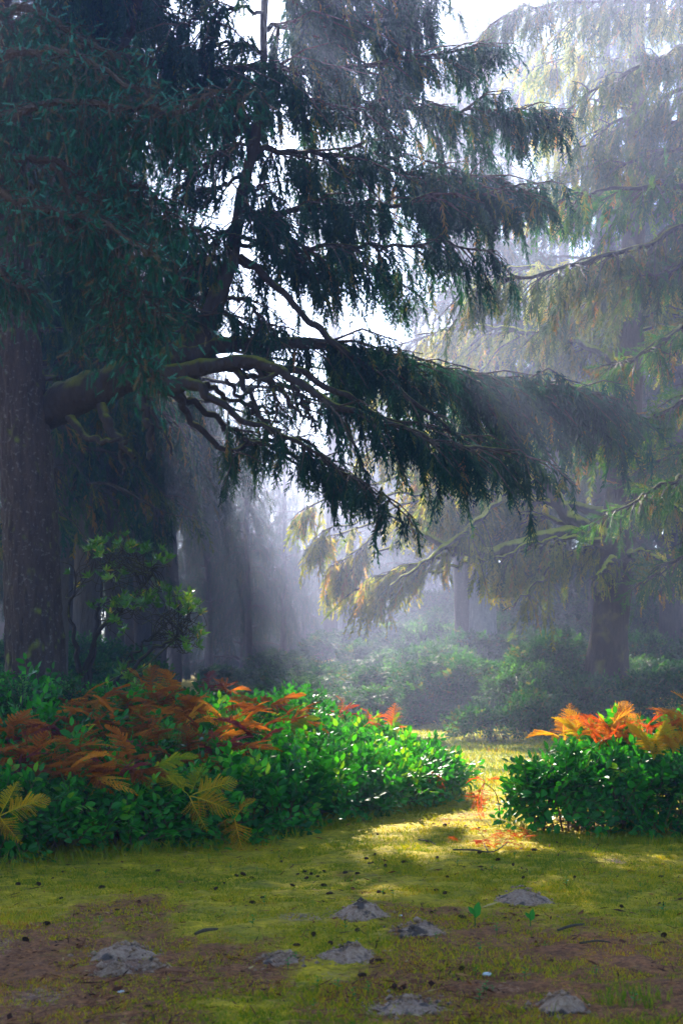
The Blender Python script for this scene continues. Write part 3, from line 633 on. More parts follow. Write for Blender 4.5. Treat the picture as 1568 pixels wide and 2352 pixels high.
# ------------------------------------------------------------------ right spruce
b = P(1390, 1600, 26); b[2] = gz(b[0], b[1])
right_spruce = thing('spruce_tree', b, 'stout spruce with golden hanging foliage and a moss-topped limb reaching left', 'tree')
tr = resample([[*P(1386, 1680, 26), .50], [*P(1389, 1590, 26), .425], [*P(1398, 1450, 26), .345], [*P(1410, 1335, 26), .32], [*P(1425, 1150, 26), .30], [*P(1440, 900, 26), .27], [*P(1452, 600, 26), .22], [*P(1460, 200, 26), .16], [*P(1465, -300, 26), .06]], 260)
build('trunk', [tube(tr[:, :3], tr[:, 3], 56, .10, 5.0, flute=.22)], M_barkr, right_spruce, True)
RS = Bough(); RP = {}
rl = {
 'up':    [(1425, 1262, 26, 26), (1380, 1235, 25.8, 24), (1320, 1195, 25.6, 19), (1272, 1140, 25.5, 14), (1240, 1085, 25.4, 10), (1180, 1040, 25.3, 7), (1080, 1015, 25.2, 5), (960, 1010, 25.1, 4), (840, 1030, 25, 2)],
 'moss':  [(1410, 1235, 26, 18), (1340, 1226, 25.6, 15), (1290, 1222, 25.4, 14), (1235, 1233, 25.3, 13), (1180, 1254, 25.2, 13), (1120, 1272, 25.1, 13), (1062, 1262, 25, 12), (1010, 1245, 24.9, 9), (950, 1215, 24.9, 6), (880, 1180, 25, 4), (800, 1185, 25.1, 2)],
 'thin':  [(1380, 1240, 25.6, 7), (1300, 1238, 25, 5), (1230, 1246, 24.8, 4), (1150, 1275, 24.7, 3), (1090, 1290, 24.6, 2)],
 'twist': [(1250, 1085, 25.4, 6), (1180, 1120, 25.1, 5), (1120, 1170, 24.9, 6), (1070, 1215, 24.7, 7), (1020, 1260, 24.6, 6), (960, 1300, 24.5, 4), (900, 1340, 24.5, 3)],
 'far1':  [(1420, 1180, 26.4, 14), (1300, 1160, 27, 9), (1180, 1150, 27.5, 7), (1040, 1170, 28, 5), (900, 1190, 28.2, 4), (760, 1230, 28.4, 2)],
 'far2':  [(1425, 1080, 26.3, 13), (1280, 1020, 27, 9), (1120, 985, 27.5, 7), (950, 975, 28, 5), (820, 1010, 28.3, 4), (715, 1090, 28.5, 2)],
 'low':   [(1300, 1228, 25.4, 7), (1270, 1290, 25.1, 4), (1210, 1360, 24.9, 3), (1160, 1400, 24.8, 2)],
 'high1': [(1430, 1000, 26, 12), (1320, 930, 26.2, 9), (1200, 890, 26.5, 7), (1060, 870, 26.8, 5), (900, 850, 27, 3), (780, 860, 27.2, 2)],
 'high2': [(1440, 850, 26, 11), (1330, 790, 26.3, 8), (1200, 760, 26.6, 6), (1080, 750, 27, 4), (960, 770, 27.2, 2)],
 'rt1':   [(1420, 1180, 26, 12), (1470, 1150, 25, 8), (1540, 1160, 24.3, 5), (1600, 1200, 23.8, 2)],
 'rt2':   [(1430, 1050, 26, 11), (1480, 1020, 25, 8), (1560, 1030, 24.3, 5)],
 'rt4':   [(1425, 1275, 26, 10), (1480, 1270, 25.4, 7), (1550, 1300, 25, 4), (1600, 1340, 24.8, 2)],
 'lt1':   [(1405, 1262, 26, 9), (1370, 1255, 26.8, 7), (1300, 1275, 27.4, 4), (1230, 1310, 27.8, 2)],
 'rt5':   [(1430, 1130, 26, 11), (1500, 1100, 26.6, 8), (1580, 1110, 27, 4)],
 'rt3':   [(1410, 1290, 25.8, 8), (1400, 1285, 25.2, 6), (1380, 1310, 24.6, 4), (1370, 1330, 24.2, 2)],
 'c1':    [(1300, 1130, 26.6, 8), (1140, 1075, 27.0, 6), (1000, 1085, 27.2, 5), (860, 1110, 27.3, 4), (710, 1160, 27.4, 2)],
 'c2':    [(1062, 1264, 25.1, 8), (990, 1285, 25.4, 6), (910, 1310, 25.8, 4), (830, 1350, 26, 2)],
 'c3':    [(1190, 1130, 26.8, 6), (1100, 1130, 26.2, 5), (1000, 1130, 25.6, 4), (900, 1140, 25.2, 3), (800, 1180, 25, 2)],
 'c4':    [(1260, 1120, 26.4, 7), (1130, 1130, 27.0, 5), (980, 1170, 27.4, 4), (850, 1240, 27.6, 3), (770, 1300, 27.6, 2)],
 'c5':    [(1180, 1262, 25.6, 6), (1060, 1295, 26.4, 4), (950, 1330, 26.8, 3), (870, 1370, 27, 2)],
 'c6':    [(1340, 1210, 26.8, 7), (1200, 1185, 27.4, 5), (1040, 1200, 27.8, 4), (900, 1255, 28, 3), (800, 1290, 28, 2)],
 'c7':    [(1290, 1160, 26.6, 7), (1160, 1130, 27.4, 5), (1010, 1140, 27.2, 4), (850, 1190, 26.8, 3), (740, 1220, 26.6, 2)],
 'c8':    [(1300, 1245, 26.2, 5), (1220, 1262, 26.6, 4), (1130, 1285, 26.8, 2)],
 'hi3':   [(1445, 700, 26, 10), (1350, 640, 26, 8), (1240, 610, 26.2, 6), (1120, 620, 26.4, 3)],
}
for i, (k, pts) in enumerate(rl.items()):
    p = limb(pts, 60, .05 if k not in ('moss', 'up') else .03, 120+i); RP[k] = p
    build('limb', [limb_tube(p, 12 if k in ('moss', 'up') else 8, .22, i)], M_limb, right_spruce, True)
fo = RS.limb_foliage
G = dict(tint=.42, tvar=.34, brown=.12)
fo(RP['up'], .45, 1.4, .055, .6, .075, .55, **G); fo(RP['moss'], .68, 1.2, .05, .55, .075, .55, **G)
fo(RP['moss'], .30, .35, .35, .4, .12, .3, **G)
fo(RP['twist'], .45, 1.1, .06, .5, .08, .6, **G); fo(RP['thin'], .3, .8, .12, .6, .09, .5, **G)
for k in ('c1', 'c2', 'c3', 'c4', 'c5', 'c6', 'c7', 'c8'): fo(RP[k], .14, 1.0, .034, .66, .075, .55, **G)
fo(RP['far1'], .25, 1.5, .065, .6, .08, .6, **G); fo(RP['far2'], .25, 1.6, .06, .65, .08, .6, **G)
fo(RP['low'], .35, .9, .10, .6, .09, .6, tint=.45, tvar=.25, brown=.2)
fo(RP['high1'], .15, 1.5, .065, .6, .08, .5, **G); fo(RP['high2'], .1, 1.5, .075, .6, .09, .5, **G); fo(RP['hi3'], .1, 1.5, .08, .6, .09, .5, **G)
for k in ('rt1', 'rt2', 'rt3', 'rt4', 'rt5', 'lt1'): fo(RP[k], .15, .9 if k != 'rt3' else .4, .07, .45 if k != 'rt3' else .3, .08, .45, **G)
r2 = np.random.default_rng(9)
for i in range(20):
    v0 = r2.uniform(-250, 900); a = r2.uniform(0, 6.28); Lb = r2.uniform(1.6, 3.4)
    s = np.array([np.interp(P(0, v0, 26)[2], tr[:, 2], tr[:, 0]), 26, P(0, v0, 26)[2]]); d = np.array([math.cos(a), math.sin(a), 0])
    p = resample(np.array([[*s, .04], [*(s+d*Lb*.35+Z*.1), .03], [*(s+d*Lb*.7-Z*.1), .02], [*(s+d*Lb-Z*.4), .006]]), 24)
    build('limb', [tube(p[:, :3], p[:, 3], 6, .2)], M_limb, right_spruce, True); fo(p, .12, 1.2, .09, .55, .09, .45, **G)
RS.finish(right_spruce, M_gold, 'crown', 'branches')

# ------------------------------------------------------------------ spruce at the right picture edge (its trunk stands outside the frame)
eb = np.array([6.6, 19.5, gz(6.6, 19.5)])
edge_spruce = thing('spruce_tree', eb, 'bright green spruce boughs sweeping in from the right picture edge', 'tree')
q = resample([[6.6, 19.5, eb[2]-.1, .34], [6.6, 19.5, 5, .28], [6.6, 19.5, 10, .18], [6.6, 19.5, 15, .04]], 80)
build('trunk', [tube(q[:, :3], q[:, 3], 28, .1, 6)], M_bark, edge_spruce, True)
ES, EG = Bough(), Bough()
el_ = [[(1790, 700, 19.5, 9), (1620, 735, 18.6, 7), (1540, 770, 18.2, 5), (1470, 815, 17.9, 3), (1400, 840, 17.7, 2)], [(1790, 860, 19.5, 9), (1640, 880, 18.6, 7), (1530, 940, 18.2, 5), (1450, 985, 18, 3), (1405, 1010, 17.8, 2)],
       [(1790, 1030, 19.5, 9), (1640, 1060, 18.8, 7), (1540, 1110, 18.4, 5), (1450, 1150, 18.2, 3), (1390, 1190, 18, 2)], [(1790, 590, 19.5, 9), (1640, 590, 18.6, 7), (1560, 610, 18.2, 4), (1490, 640, 18, 2)],
       [(1790, 380, 19.5, 10), (1640, 420, 18.8, 8), (1500, 425, 18.3, 6), (1390, 435, 18, 4), (1300, 455, 17.8, 2)], [(1790, 480, 19.5, 10), (1620, 500, 19, 8), (1480, 560, 18.6, 6), (1340, 600, 18.3, 5), (1200, 635, 18, 4), (1090, 655, 17.8, 2)],
       [(1790, 60, 19.5, 10), (1640, 90, 19.2, 8), (1500, 140, 19, 6), (1400, 185, 18.9, 4), (1320, 235, 18.8, 2)], [(1790, -60, 19.5, 10), (1620, -20, 19.4, 8), (1480, 0, 19.3, 6), (1350, 10, 19.2, 4), (1200, 20, 19.1, 3), (1130, 50, 19, 2)],
       [(1790, 230, 19.5, 10), (1650, 260, 20.2, 8), (1540, 280, 20.8, 5), (1450, 330, 21.2, 2)], [(1790, 1180, 19.5, 8), (1640, 1230, 19, 6), (1560, 1280, 18.8, 4), (1500, 1320, 18.6, 2)], [(1790, 160, 19.5, 9), (1640, 180, 19.9, 7), (1500, 240, 20.2, 5), (1400, 290, 20.4, 3), (1320, 350, 20.5, 2)], [(1790, 310, 19.5, 9), (1640, 320, 20.2, 7), (1480, 365, 20.7, 5), (1340, 390, 21, 3), (1230, 420, 21.2, 2)], [(1790, 560, 19.5, 9), (1620, 580, 20.4, 7), (1480, 650, 21, 5), (1340, 700, 21.4, 3), (1240, 750, 21.6, 2)],
       [(1790, 950, 19.5, 8), (1660, 1000, 20.4, 6), (1560, 1040, 21, 4), (1480, 1080, 21.4, 2)]]
for i, pts in enumerate(el_):
    p = limb(pts, 50, .04, 160+i); build('limb', [limb_tube(p, 8, .2, i)], M_dlimb, edge_spruce, True)
    fo = (EG if i in (5, 6, 7, 8, 10, 11, 12) else ES).limb_foliage
    if i in (6, 7, 8, 10, 11, 12): fo(p, .25, 1.0, .05, .42, .07, .35, tint=.33, tvar=.36, brown=.12)
    elif i == 5: fo(p, .25, 1.1, .05, .48, .07, .5, tint=.36, tvar=.36, brown=.14)
    elif i == 4: fo(p, .25, .9, .055, .45, .07, .45, tint=.34, tvar=.35, brown=.15, upright=.25)
    else: fo(p, .25, .85, .05, .36, .065, .35, tint=.36, tvar=.3, brown=.15, upright=.3)
ES.finish(edge_spruce, M_rside, 'crown', 'branches'); EG.finish(edge_spruce, M_olive, 'golden_foliage', 'branches')

# ------------------------------------------------------------------ background spruces: four grown at the origin, the rest copied
def spruce_proto(name, H, R, z0, seed, label, loc, group=None, dens=1.0, hang=.5, mat=None, bark=None, trunk_r=None, whorl=.62, prune=False):
    global rng, OFF
    keep = rng; rng = np.random.default_rng(seed); r3 = np.random.default_rng(seed+100)
    lines = list(SUNLINES)
    if prune: OFF = np.array(loc, float)
    else: SUNLINES.clear()
    t = thing(name, (0, 0, 0), label, 'tree', group)
    tr_ = trunk_r or H*.018
    q = resample([[0, 0, -.6, tr_*1.25], [r3.normal(0, .05), r3.normal(0, .05), H*.1, tr_], [r3.normal(0, .12), r3.normal(0, .12), H*.5, tr_*.62], [r3.normal(0, .1), 0, H*.85, tr_*.25], [0, 0, H, .015]], 60)
    build('trunk', [tube(q[:, :3], q[:, 3], 16, .12, 4)], bark or M_far, t, True)
    B = Bough(); z = z0
    while z < H-.3:
        f = (z-z0)/(H-z0); n = 5 if f < .8 else 4
        a0 = r3.uniform(0, 6.28)
        for k in range(n):
            if r3.random() < .12: continue
            a = a0+6.28*k/n+r3.normal(0, .25); Lb = R*((1-f)**.75+.06)*r3.uniform(.7, 1.15)
            d = np.array([math.cos(a), math.sin(a), 0]); zz = z+r3.normal(0, .12)
            s = np.array([np.interp(zz, q[:, 2], q[:, 0]), np.interp(zz, q[:, 2], q[:, 1]), zz]); dr = r3.uniform(.08, .3)
            p = resample(np.array([[*s, .012+.012*Lb], [*(s+d*Lb*.4+Z*.04*Lb), .008+.008*Lb], [*(s+d*Lb*.75-Z*dr*Lb*.6), .012], [*(s+d*Lb-Z*dr*Lb), .004]]), 12)
            B.twigs.append(tube(p[:, :3], p[:, 3], 5))
            B.limb_foliage(p, .12, .30*Lb+.3, .17/dens, hang, .12, .45, tint=.35, tvar=.4, brown=.2, templates=SPRAY_FAR, width=1.0)
        z += whorl*r3.uniform(.8, 1.2)
    B.finish(t, mat or M_farn, 'crown', 'branches')
    t.location = loc; OFF = np.zeros(3)
    if not prune: SUNLINES.extend(lines)
    rng = keep
    return t
def at(u, Y, dz=-.2):
    x = (u-CU)*Y/F
    return (x, Y, float(gz(x, Y))+dz)
sp_mid = spruce_proto('spruce_tree', 13.5, 3.1, 4.5, 301, 'dark spruce directly behind the big left trunk, its drooping branch ends pale in the mist', at(130, 24), dens=1.35, hang=.55, mat=M_spruce, whorl=.5, prune=True)
sp_a = spruce_proto('spruce_tree', 17, 3.2, 3.5, 302, 'tall misty spruce straight above the twin grey trunks', at(1185, 46))
sp_b = spruce_proto('spruce_tree', 12, 2.9, 1.0, 303, 'low broad spruce fading into the bright mist of the clearing', at(560, 58))
sp_c = spruce_proto('spruce_tree', 22, 4.2, 4.5, 304, 'tall spruce with bare ascending branches at upper right', at(1385, 38), dens=.8, whorl=.75)
sp_d = spruce_proto('spruce_tree', 24.5, 2.7, 15.5, 305, 'added tall bare-trunked spruce whose high crown shades the foreground', at(262, 36), dens=1.3, whorl=.5, prune=True, trunk_r=.24)  # added so its high crown keeps the sun off the foreground
GRP = 'misty spruces of the forest behind the clearing'; LBL = 'pale spruce standing in the misty forest behind the clearing'
for k, (u, Y, H, R, z0) in enumerate([(300, 46, 20.4, 3.6, 7.0), (165, 34, 22, 4.1, 6.5), (205, 30, 17, 3.2, 6.0), (395, 52, 16.5, 3.0, 6.0), (150, 31, 13.5, 3.0, 6.0), (330, 40, 15.5, 2.8, 7.0), (365, 44, 14.5, 2.4, 6.5), (110, 37, 24, 3.0, 14.5)]):  # tall spruces added behind the left crown to block the sun
    spruce_proto('spruce_tree', H, R, z0, 310+k, LBL, at(u, Y), GRP, dens=1.3, whorl=.5, prune=True)
for i, (src, u, Y, rz, s) in enumerate([  # sp_d and slender sp_a copies are added to shade and split the sunlight
        (sp_c, 60, 36, 2.2, .8), (sp_d, 1108, 41, 3.1, .95), (sp_d, 765, 50, 2.2, .98), (sp_a, 480, 54, .3, (.45, .45, .88)), (sp_a, 570, 51, 1.3, (.42, .42, .76)), (sp_a, 650, 56, 2.3, (.42, .42, .74)), (sp_a, 430, 60, 4.3, (.5, .5, .95)), (sp_b, 380, 78, 1.0, 1.20), (sp_b, 470, 92, 2.0, 1.40), (sp_b, 520, 76, 0.4, 1.00), (sp_b, 610, 100, 3.0, 1.50), (sp_b, 590, 82, 4.0, 1.05), (sp_b, 680, 94, 5.0, 1.40), (sp_b, 730, 110, 1.6, 1.60), (sp_b, 790, 96, 2.9, 1.35), (sp_b, 840, 78, 3.8, 1.15), (sp_b, 880, 108, 0.8, 1.70), (sp_b, 950, 84, 2.2, 1.40), (sp_b, 660, 120, 4.6, 1.70), (sp_b, 550, 118, 1.2, 1.70), (sp_b, 300, 90, 2.0, 1.50), (sp_a, -150, 40, .4, 1.1), (sp_a, 150, 44, 4.8, 1.1), (sp_b, 700, 62, 1.9, .75), (sp_a, 800, 56, 3, .8), (sp_b, 640, 74, 5, 1.0),
        (sp_a, 950, 50, 2.0, .7), (sp_c, 1060, 56, 3.3, .9), (sp_b, 870, 64, 1, 1.1), (sp_c, 1290, 54, 4.2, 1.0), (sp_a, 1480, 50, 5.2, 1.05), (sp_c, 1600, 42, 1.2, 1.0), (sp_a, 1540, 34, 2.6, .95), (sp_c, 1120, 70, .9, 1.0),
        (sp_a, 480, 66, 2.4, .72), (sp_b, 340, 64, 4.1, 1.1), (sp_a, 180, 60, 3.8, 1.1), (sp_c, 20, 62, 5.5, 1.0), (sp_b, 760, 84, .5, 1.1), (sp_b, 560, 90, 2.2, 1.15), (sp_a, 900, 88, 1.7, .95), (sp_c, 1400, 78, 2.5, 1.0), (sp_c, 1220, 90, .2, 1.0), (sp_a, -40, 84, 2.6, 1.1), (sp_b, 1000, 100, 3.7, 1.3), (sp_b, 420, 104, 1.3, 1.2)]):
    copy_thing(src, at(u, Y), rz, s, LBL, GRP)

# twin grey trunks on the bank
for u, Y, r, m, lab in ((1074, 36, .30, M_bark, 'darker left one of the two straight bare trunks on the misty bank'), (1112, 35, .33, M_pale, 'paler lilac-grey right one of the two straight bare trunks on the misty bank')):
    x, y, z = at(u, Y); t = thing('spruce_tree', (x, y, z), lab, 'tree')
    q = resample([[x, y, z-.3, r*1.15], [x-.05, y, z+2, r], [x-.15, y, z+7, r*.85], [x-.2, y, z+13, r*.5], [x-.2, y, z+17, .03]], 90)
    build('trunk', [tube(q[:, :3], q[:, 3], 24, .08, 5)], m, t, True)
    B = Bough()
    for k in range(34):
        zz = z + 7.5 + 9*k/34; a = 2.4*k; Lb = 2.6*(1-k/38)
        d = np.array([math.cos(a), math.sin(a), 0]); s = np.array([x-.2, y, zz])
        p = resample(np.array([[*s, .04], [*(s+d*Lb*.5+Z*.05), .025], [*(s+d*Lb-Z*.4), .006]]), 12); B.twigs.append(tube(p[:, :3], p[:, 3], 5))
        B.limb_foliage(p, .15, 1.0, .16, .5, .12, .45, tint=.4, tvar=.4, brown=.2, templates=SPRAY_FAR)
    B.finish(t, M_farn, 'crown', 'branches')
# ------------------------------------------------------------------ salal thickets
def bush_chunks(ell, per_m2, size, tpls, tint=.45, tvar=.3, inner=.35, up=.6, cover=1.0, prune=False):
    """leafy twigs over a union of ellipsoids -> (leaf chunks, stem chunks)"""
    C = np.array([e[0] for e in ell]); R = np.array([e[1] for e in ell])
    lv, stm = [], []
    Ps, As = [], []
    for i in range(len(C)):
        a, b_, c_ = R[i]; area = 4*math.pi*(((a*b_)**1.6+(a*c_)**1.6+(b_*c_)**1.6)/3)**(1/1.6)
        n = int(area*per_m2)
        d = nrm(rng.normal(size=(n, 3))); d[:, 2] = np.where(d[:, 2] < -.35, -d[:, 2], d[:, 2])
        rad = np.where(rng.random(n) < inner, rng.uniform(.5, .8, n), rng.uniform(.82, 1.04, n))
        rad = rad*(1+.12*vn(d[:, 0]*3+i*7, d[:, 1]*3, d[:, 2]*3))
        p = C[i]+d*R[i]*rad[:, None]; nr = nrm(d/R[i])
        k = np.ones(n, bool)
        for j in range(len(C)):
            if j != i: k &= np.sum(((p-C[j])/R[j])**2, 1) > .55
        k &= p[:, 2] > gz(p[:, 0], p[:, 1]) + .02
        Ps.append(p[k]); As.append(nr[k])
    p = np.concatenate(Ps); nr = np.concatenate(As)
    if prune: kk = keep_open(p); p, nr = p[kk], nr[kk]
    n = len(p)
    ax = nrm(nr*.55 + Z*up*rng.uniform(.2, 1, (n, 1)) + rng.normal(0, .45, (n, 3)))
    upv = nrm(nr*.7+Z*.8+rng.normal(0, .25, (n, 3)))
    sz = size*rng.uniform(.6, 1.35, n)
    t = np.clip(tint + tvar*.85*rng.normal(size=n) + .2*vn(p[:, 0]*2, p[:, 1]*2, p[:, 2]*2), .02, .98)
    t = np.where(rng.random(n) < .008, 1.2, t)
    w = rng.integers(0, len(tpls), n)
    for k in range(len(tpls)):
        m = w == k
        lv.append(stamp(tpls[k][0], p[m]-ax[m]*sz[m][:, None]*.5, ax[m], sz[m], up=upv[m], tint=t[m]))
        stm.append(stamp(tpls[k][1], p[m]-ax[m]*sz[m][:, None]*.5, ax[m], sz[m], up=upv[m], tint=.3))
    return lv, stm
def main_stems(ell, n_each=4, r=.006):
    o = []
    for c, R in ell:
        g = gz(c[0], c[1])
        for k in range(n_each):
            a = rng.uniform(0, 6.28); q = np.array([c[0]+math.cos(a)*R[0]*.25, c[1]+math.sin(a)*R[1]*.25]); e = np.array(c)+np.array([math.cos(a)*R[0]*.7, math.sin(a)*R[1]*.7, R[2]*.55])
            s = np.array([*q, gz(*q)-.03]); p = resample(np.array([[*s, r*1.3], [*((s+e)/2+Z*.06), r], [*e, r*.5]]), 8); o.append(tube(p[:, :3], p[:, 3], 4, tint=.4))
    return o
def bush(name, ell, label, cat='bush', mat=None, per_m2=75, size=.27, tpls=None, group=None, **kw):
    c = np.array([e[0] for e in ell]).mean(0); c[2] = gz(c[0], c[1])
    t = thing(name, c, label, cat, group)
    lv, st = bush_chunks(ell, per_m2, size, tpls or SPRIG, **kw)
    build('foliage', lv, mat or M_salal, t); build('stems', st+main_stems(ell), M_stem, t)
    return t
front = np.array([(-3.6, 8.2), (-2.9, 8.45), (-2.15, 8.8), (-1.45, 9.5), (-.72, 10.2), (-.18, 11.0), (.42, 12.1), (1.0, 13.2), (1.22, 13.9)])
fl = np.concatenate([[0], np.cumsum(np.linalg.norm(np.diff(front, axis=0), axis=1))])
def fpos(s, back):
    x, y = np.interp(s, fl, front[:, 0]), np.interp(s, fl, front[:, 1])
    return np.array([x-.38*back, y+.9*back])
HE = []                                   # (bush index, ellipsoid)
for s in np.arange(.2, fl[-1]-.45, .42):
    f = s/fl[-1]; x, y = fpos(s, .42)
    hh = .40-.05*f+rng.uniform(-.04, .05)-.12*max(0, f-.55)/.45; lo = .16*max(0, f-.55)/.45
    HE.append((0 if f < .40 else (1 if f < .68 else 2), ((x, y, .12), (.50, .46, hh))))
    if f < .97:
        x, y = fpos(s+rng.uniform(-.1, .1), 1.15); HE.append((0 if f < .40 else (1 if f < .68 else 2), ((x, y, .16), (.55, .55, .56-.13*f-lo+rng.uniform(-.05, .06)))))
    if f < .92:
        x, y = fpos(s+rng.uniform(-.1, .1), 2.0); HE.append((3 if f < .68 else 2, ((x, y, .2), (.6, .6, .68-.16*f-lo+rng.uniform(-.06, .08)))))
    if f < .84:
        x, y = fpos(s+rng.uniform(-.1, .1), 3.0); HE.append((3, ((x, y, .25), (.65, .65, .80-.30*f+rng.uniform(-.06, .1)))))
    if f < .72:
        x, y = fpos(s+rng.uniform(-.1, .1), 4.0); HE.append((3, ((x, y, .3), (.65, .65, .84-.30*f+rng.uniform(-.08, .1)))))
labs = ['broad-leaved green shrub along the front left edge of the thicket, below the rust ferns', 'dense green shrub in the middle of the left thicket, right of the yellow fern',
        'sunlit right end of the left thicket, glossy green leaves beside the path', 'shaded shrub at the back of the left thicket, below the big trunk']
for k in range(4):
    bush('salal_bush', [e for i, e in HE if i == k], labs[k], per_m2=(92, 92, 96, 64)[k], size=.26, tint=(.36, .40, .55, .36)[k], prune=False)
RE = []
for k in range(9):
    x = 1.78+.36*k; RE.append(((x, 11.05-.07*k+rng.uniform(-.05, .05), .14), (.44, .5, .47+rng.uniform(-.04, .05))))
    if k > 0: RE.append(((x+.1, 11.8-.06*k, .2), (.5, .55, .52+rng.uniform(-.04, .06))))
    if k > 1: RE.append(((x+.15, 12.6-.06*k, .2), (.5, .55, .50+rng.uniform(-.04, .06))))
RE.append(((1.50, 11.0, .15), (.24, .3, .34)))
bush('salal_bush', RE, 'waist-high glossy green shrub right of the sunlit path, orange ferns along its top', per_m2=92, size=.26, tint=.42)
ME = []
for (u, v, Y, rx, rz) in [(1100, 1680, 22.8, .5, .30), (1180, 1668, 22.6, .6, .38), (1260, 1655, 22.6, .65, .5), (1340, 1640, 23, .75, .62), (1430, 1640, 23.2, .8, .6), (1250, 1625, 23.6, .6, .6), (1320, 1610, 24, .6, .6), (1520, 1640, 23.4, .9, .6)]:
    q = P(u, v, Y); ME.append(((q[0], q[1], gz(q[0], q[1])+.15), (rx, .6, rz)))
bush('salal_bush', ME, 'glossy low green shrub on the far lawn in front of the stout right trunk', per_m2=80, size=.25, tint=.55, mat=M_bank)
q = P(1195, 1600, 25)
bush('juniper_bush', [((q[0]+dx, 25+dy, gz(q[0], 25)+.35), (.42, .4, rz)) for dx, dy, rz in ((-.3, 0, .4), (.05, .2, .62), (.4, .1, .55), (0, -.3, .45))], 'small silvery green shrub behind the glossy shrub, left of the stout right trunk', per_m2=70, size=.3, tpls=SPRIG_S, mat=M_small, tint=.6)
SE = [((-2.72, 11.9, .72), (.30, .3, .38)), ((-2.45, 12.1, .62), (.26, .3, .32)), ((-3.05, 11.7, .7), (.34, .3, .38)), ((-2.3, 12.2, .80), (.14, .15, .34)), ((-2.75, 11.9, .35), (.5, .35, .4))]
bush('box_bush', SE, 'small-leaved dark green bush in front of the big left trunk', mat=M_small, tpls=SPRIG_S, per_m2=150, size=.22, tint=.4)

# bank shrubs behind, copied from three
def bank_proto(seed, mat, label, tpls, size, loc, dens=80):
    global rng
    keep = rng; rng = np.random.default_rng(seed)
    ell = [((rng.uniform(-.5, .5), rng.uniform(-.4, .4), rng.uniform(.2, .6)), (rng.uniform(.5, .8), rng.uniform(.5, .8), rng.uniform(.5, .9))) for _ in range(5)]
    t = thing('leafy_bush', (0, 0, 0), label, 'bush', BG)
    lines = list(SUNLINES)
    old = globals()['gz']; globals()['gz'] = lambda x, y: np.zeros_like(np.asarray(x, float))-.15
    lv, st = bush_chunks(ell, dens, size, tpls, tint=.5, inner=.3)
    build('foliage', lv, mat, t); build('stems', st+main_stems(ell, 3, .012), M_stem, t)
    globals()['gz'] = old; t.location = loc; rng = keep
    return t
BG = 'leafy bushes covering the misty bank'; BL = 'leafy green bush on the misty bank behind the lawn'
protos = [bank_proto(401, M_bank, BL, SPRIG, .27, at(1010, 29, -.05)), bank_proto(402, M_bank, BL, SPRIG, .24, at(1250, 30, -.05)), bank_proto(403, M_small, BL, SPRIG_S, .34, at(1500, 29, -.05))]
r2 = np.random.default_rng(77); k = 0
for Y in (27.5, 29.5, 31.5, 34, 37, 40, 44, 49):
    for u in np.arange(520+r2.uniform(0, 60), 1680, 2200/Y+10):
        uu = u + r2.uniform(-25, 25); yy = Y + r2.uniform(-.8, .8)
        if uu < 960: continue
        if abs(uu-1390) < 50 and Y < 29: continue
        k += 1
        copy_thing(protos[k % 3], at(uu, yy, -.1), r2.uniform(0, 6.28), (r2.uniform(.8, 1.25), r2.uniform(.8, 1.25), r2.uniform(.65, 1.15)))
for (u, Y, s_) in ((520, 27.5, .6), (585, 27, .75), (640, 28, .9), (700, 27.3, .75), (760, 28.2, 1.0), (815, 27.5, .8), (870, 28, 1.0), (925, 27.4, .9), (975, 28.4, 1.1), (680, 31, 1.1), (800, 32, 1.3), (900, 31, 1.3), (560, 31, .9), (440, 29, .7), (600, 36, 1.0), (680, 38, 1.1), (750, 36, 1.1), (830, 39, 1.2), (900, 36, 1.2), (540, 40, 1.0), (640, 43, 1.2), (860, 44, 1.3), (960, 41, 1.3), (770, 46, 1.3)):
    copy_thing(protos[(k := k+1) % 3], at(u, Y, -.1), r2.uniform(0, 6.28), (s_*1.05, s_*1.05, s_*.62))
for Y in (26, 29, 33, 38):
    for u in np.arange(-120, 300, 2400/Y):
        copy_thing(protos[(k := k+1) % 3], at(u+r2.uniform(-25, 25), Y+r2.uniform(-.8, .8), -.1), r2.uniform(0, 6.28), r2.uniform(.9, 1.4))

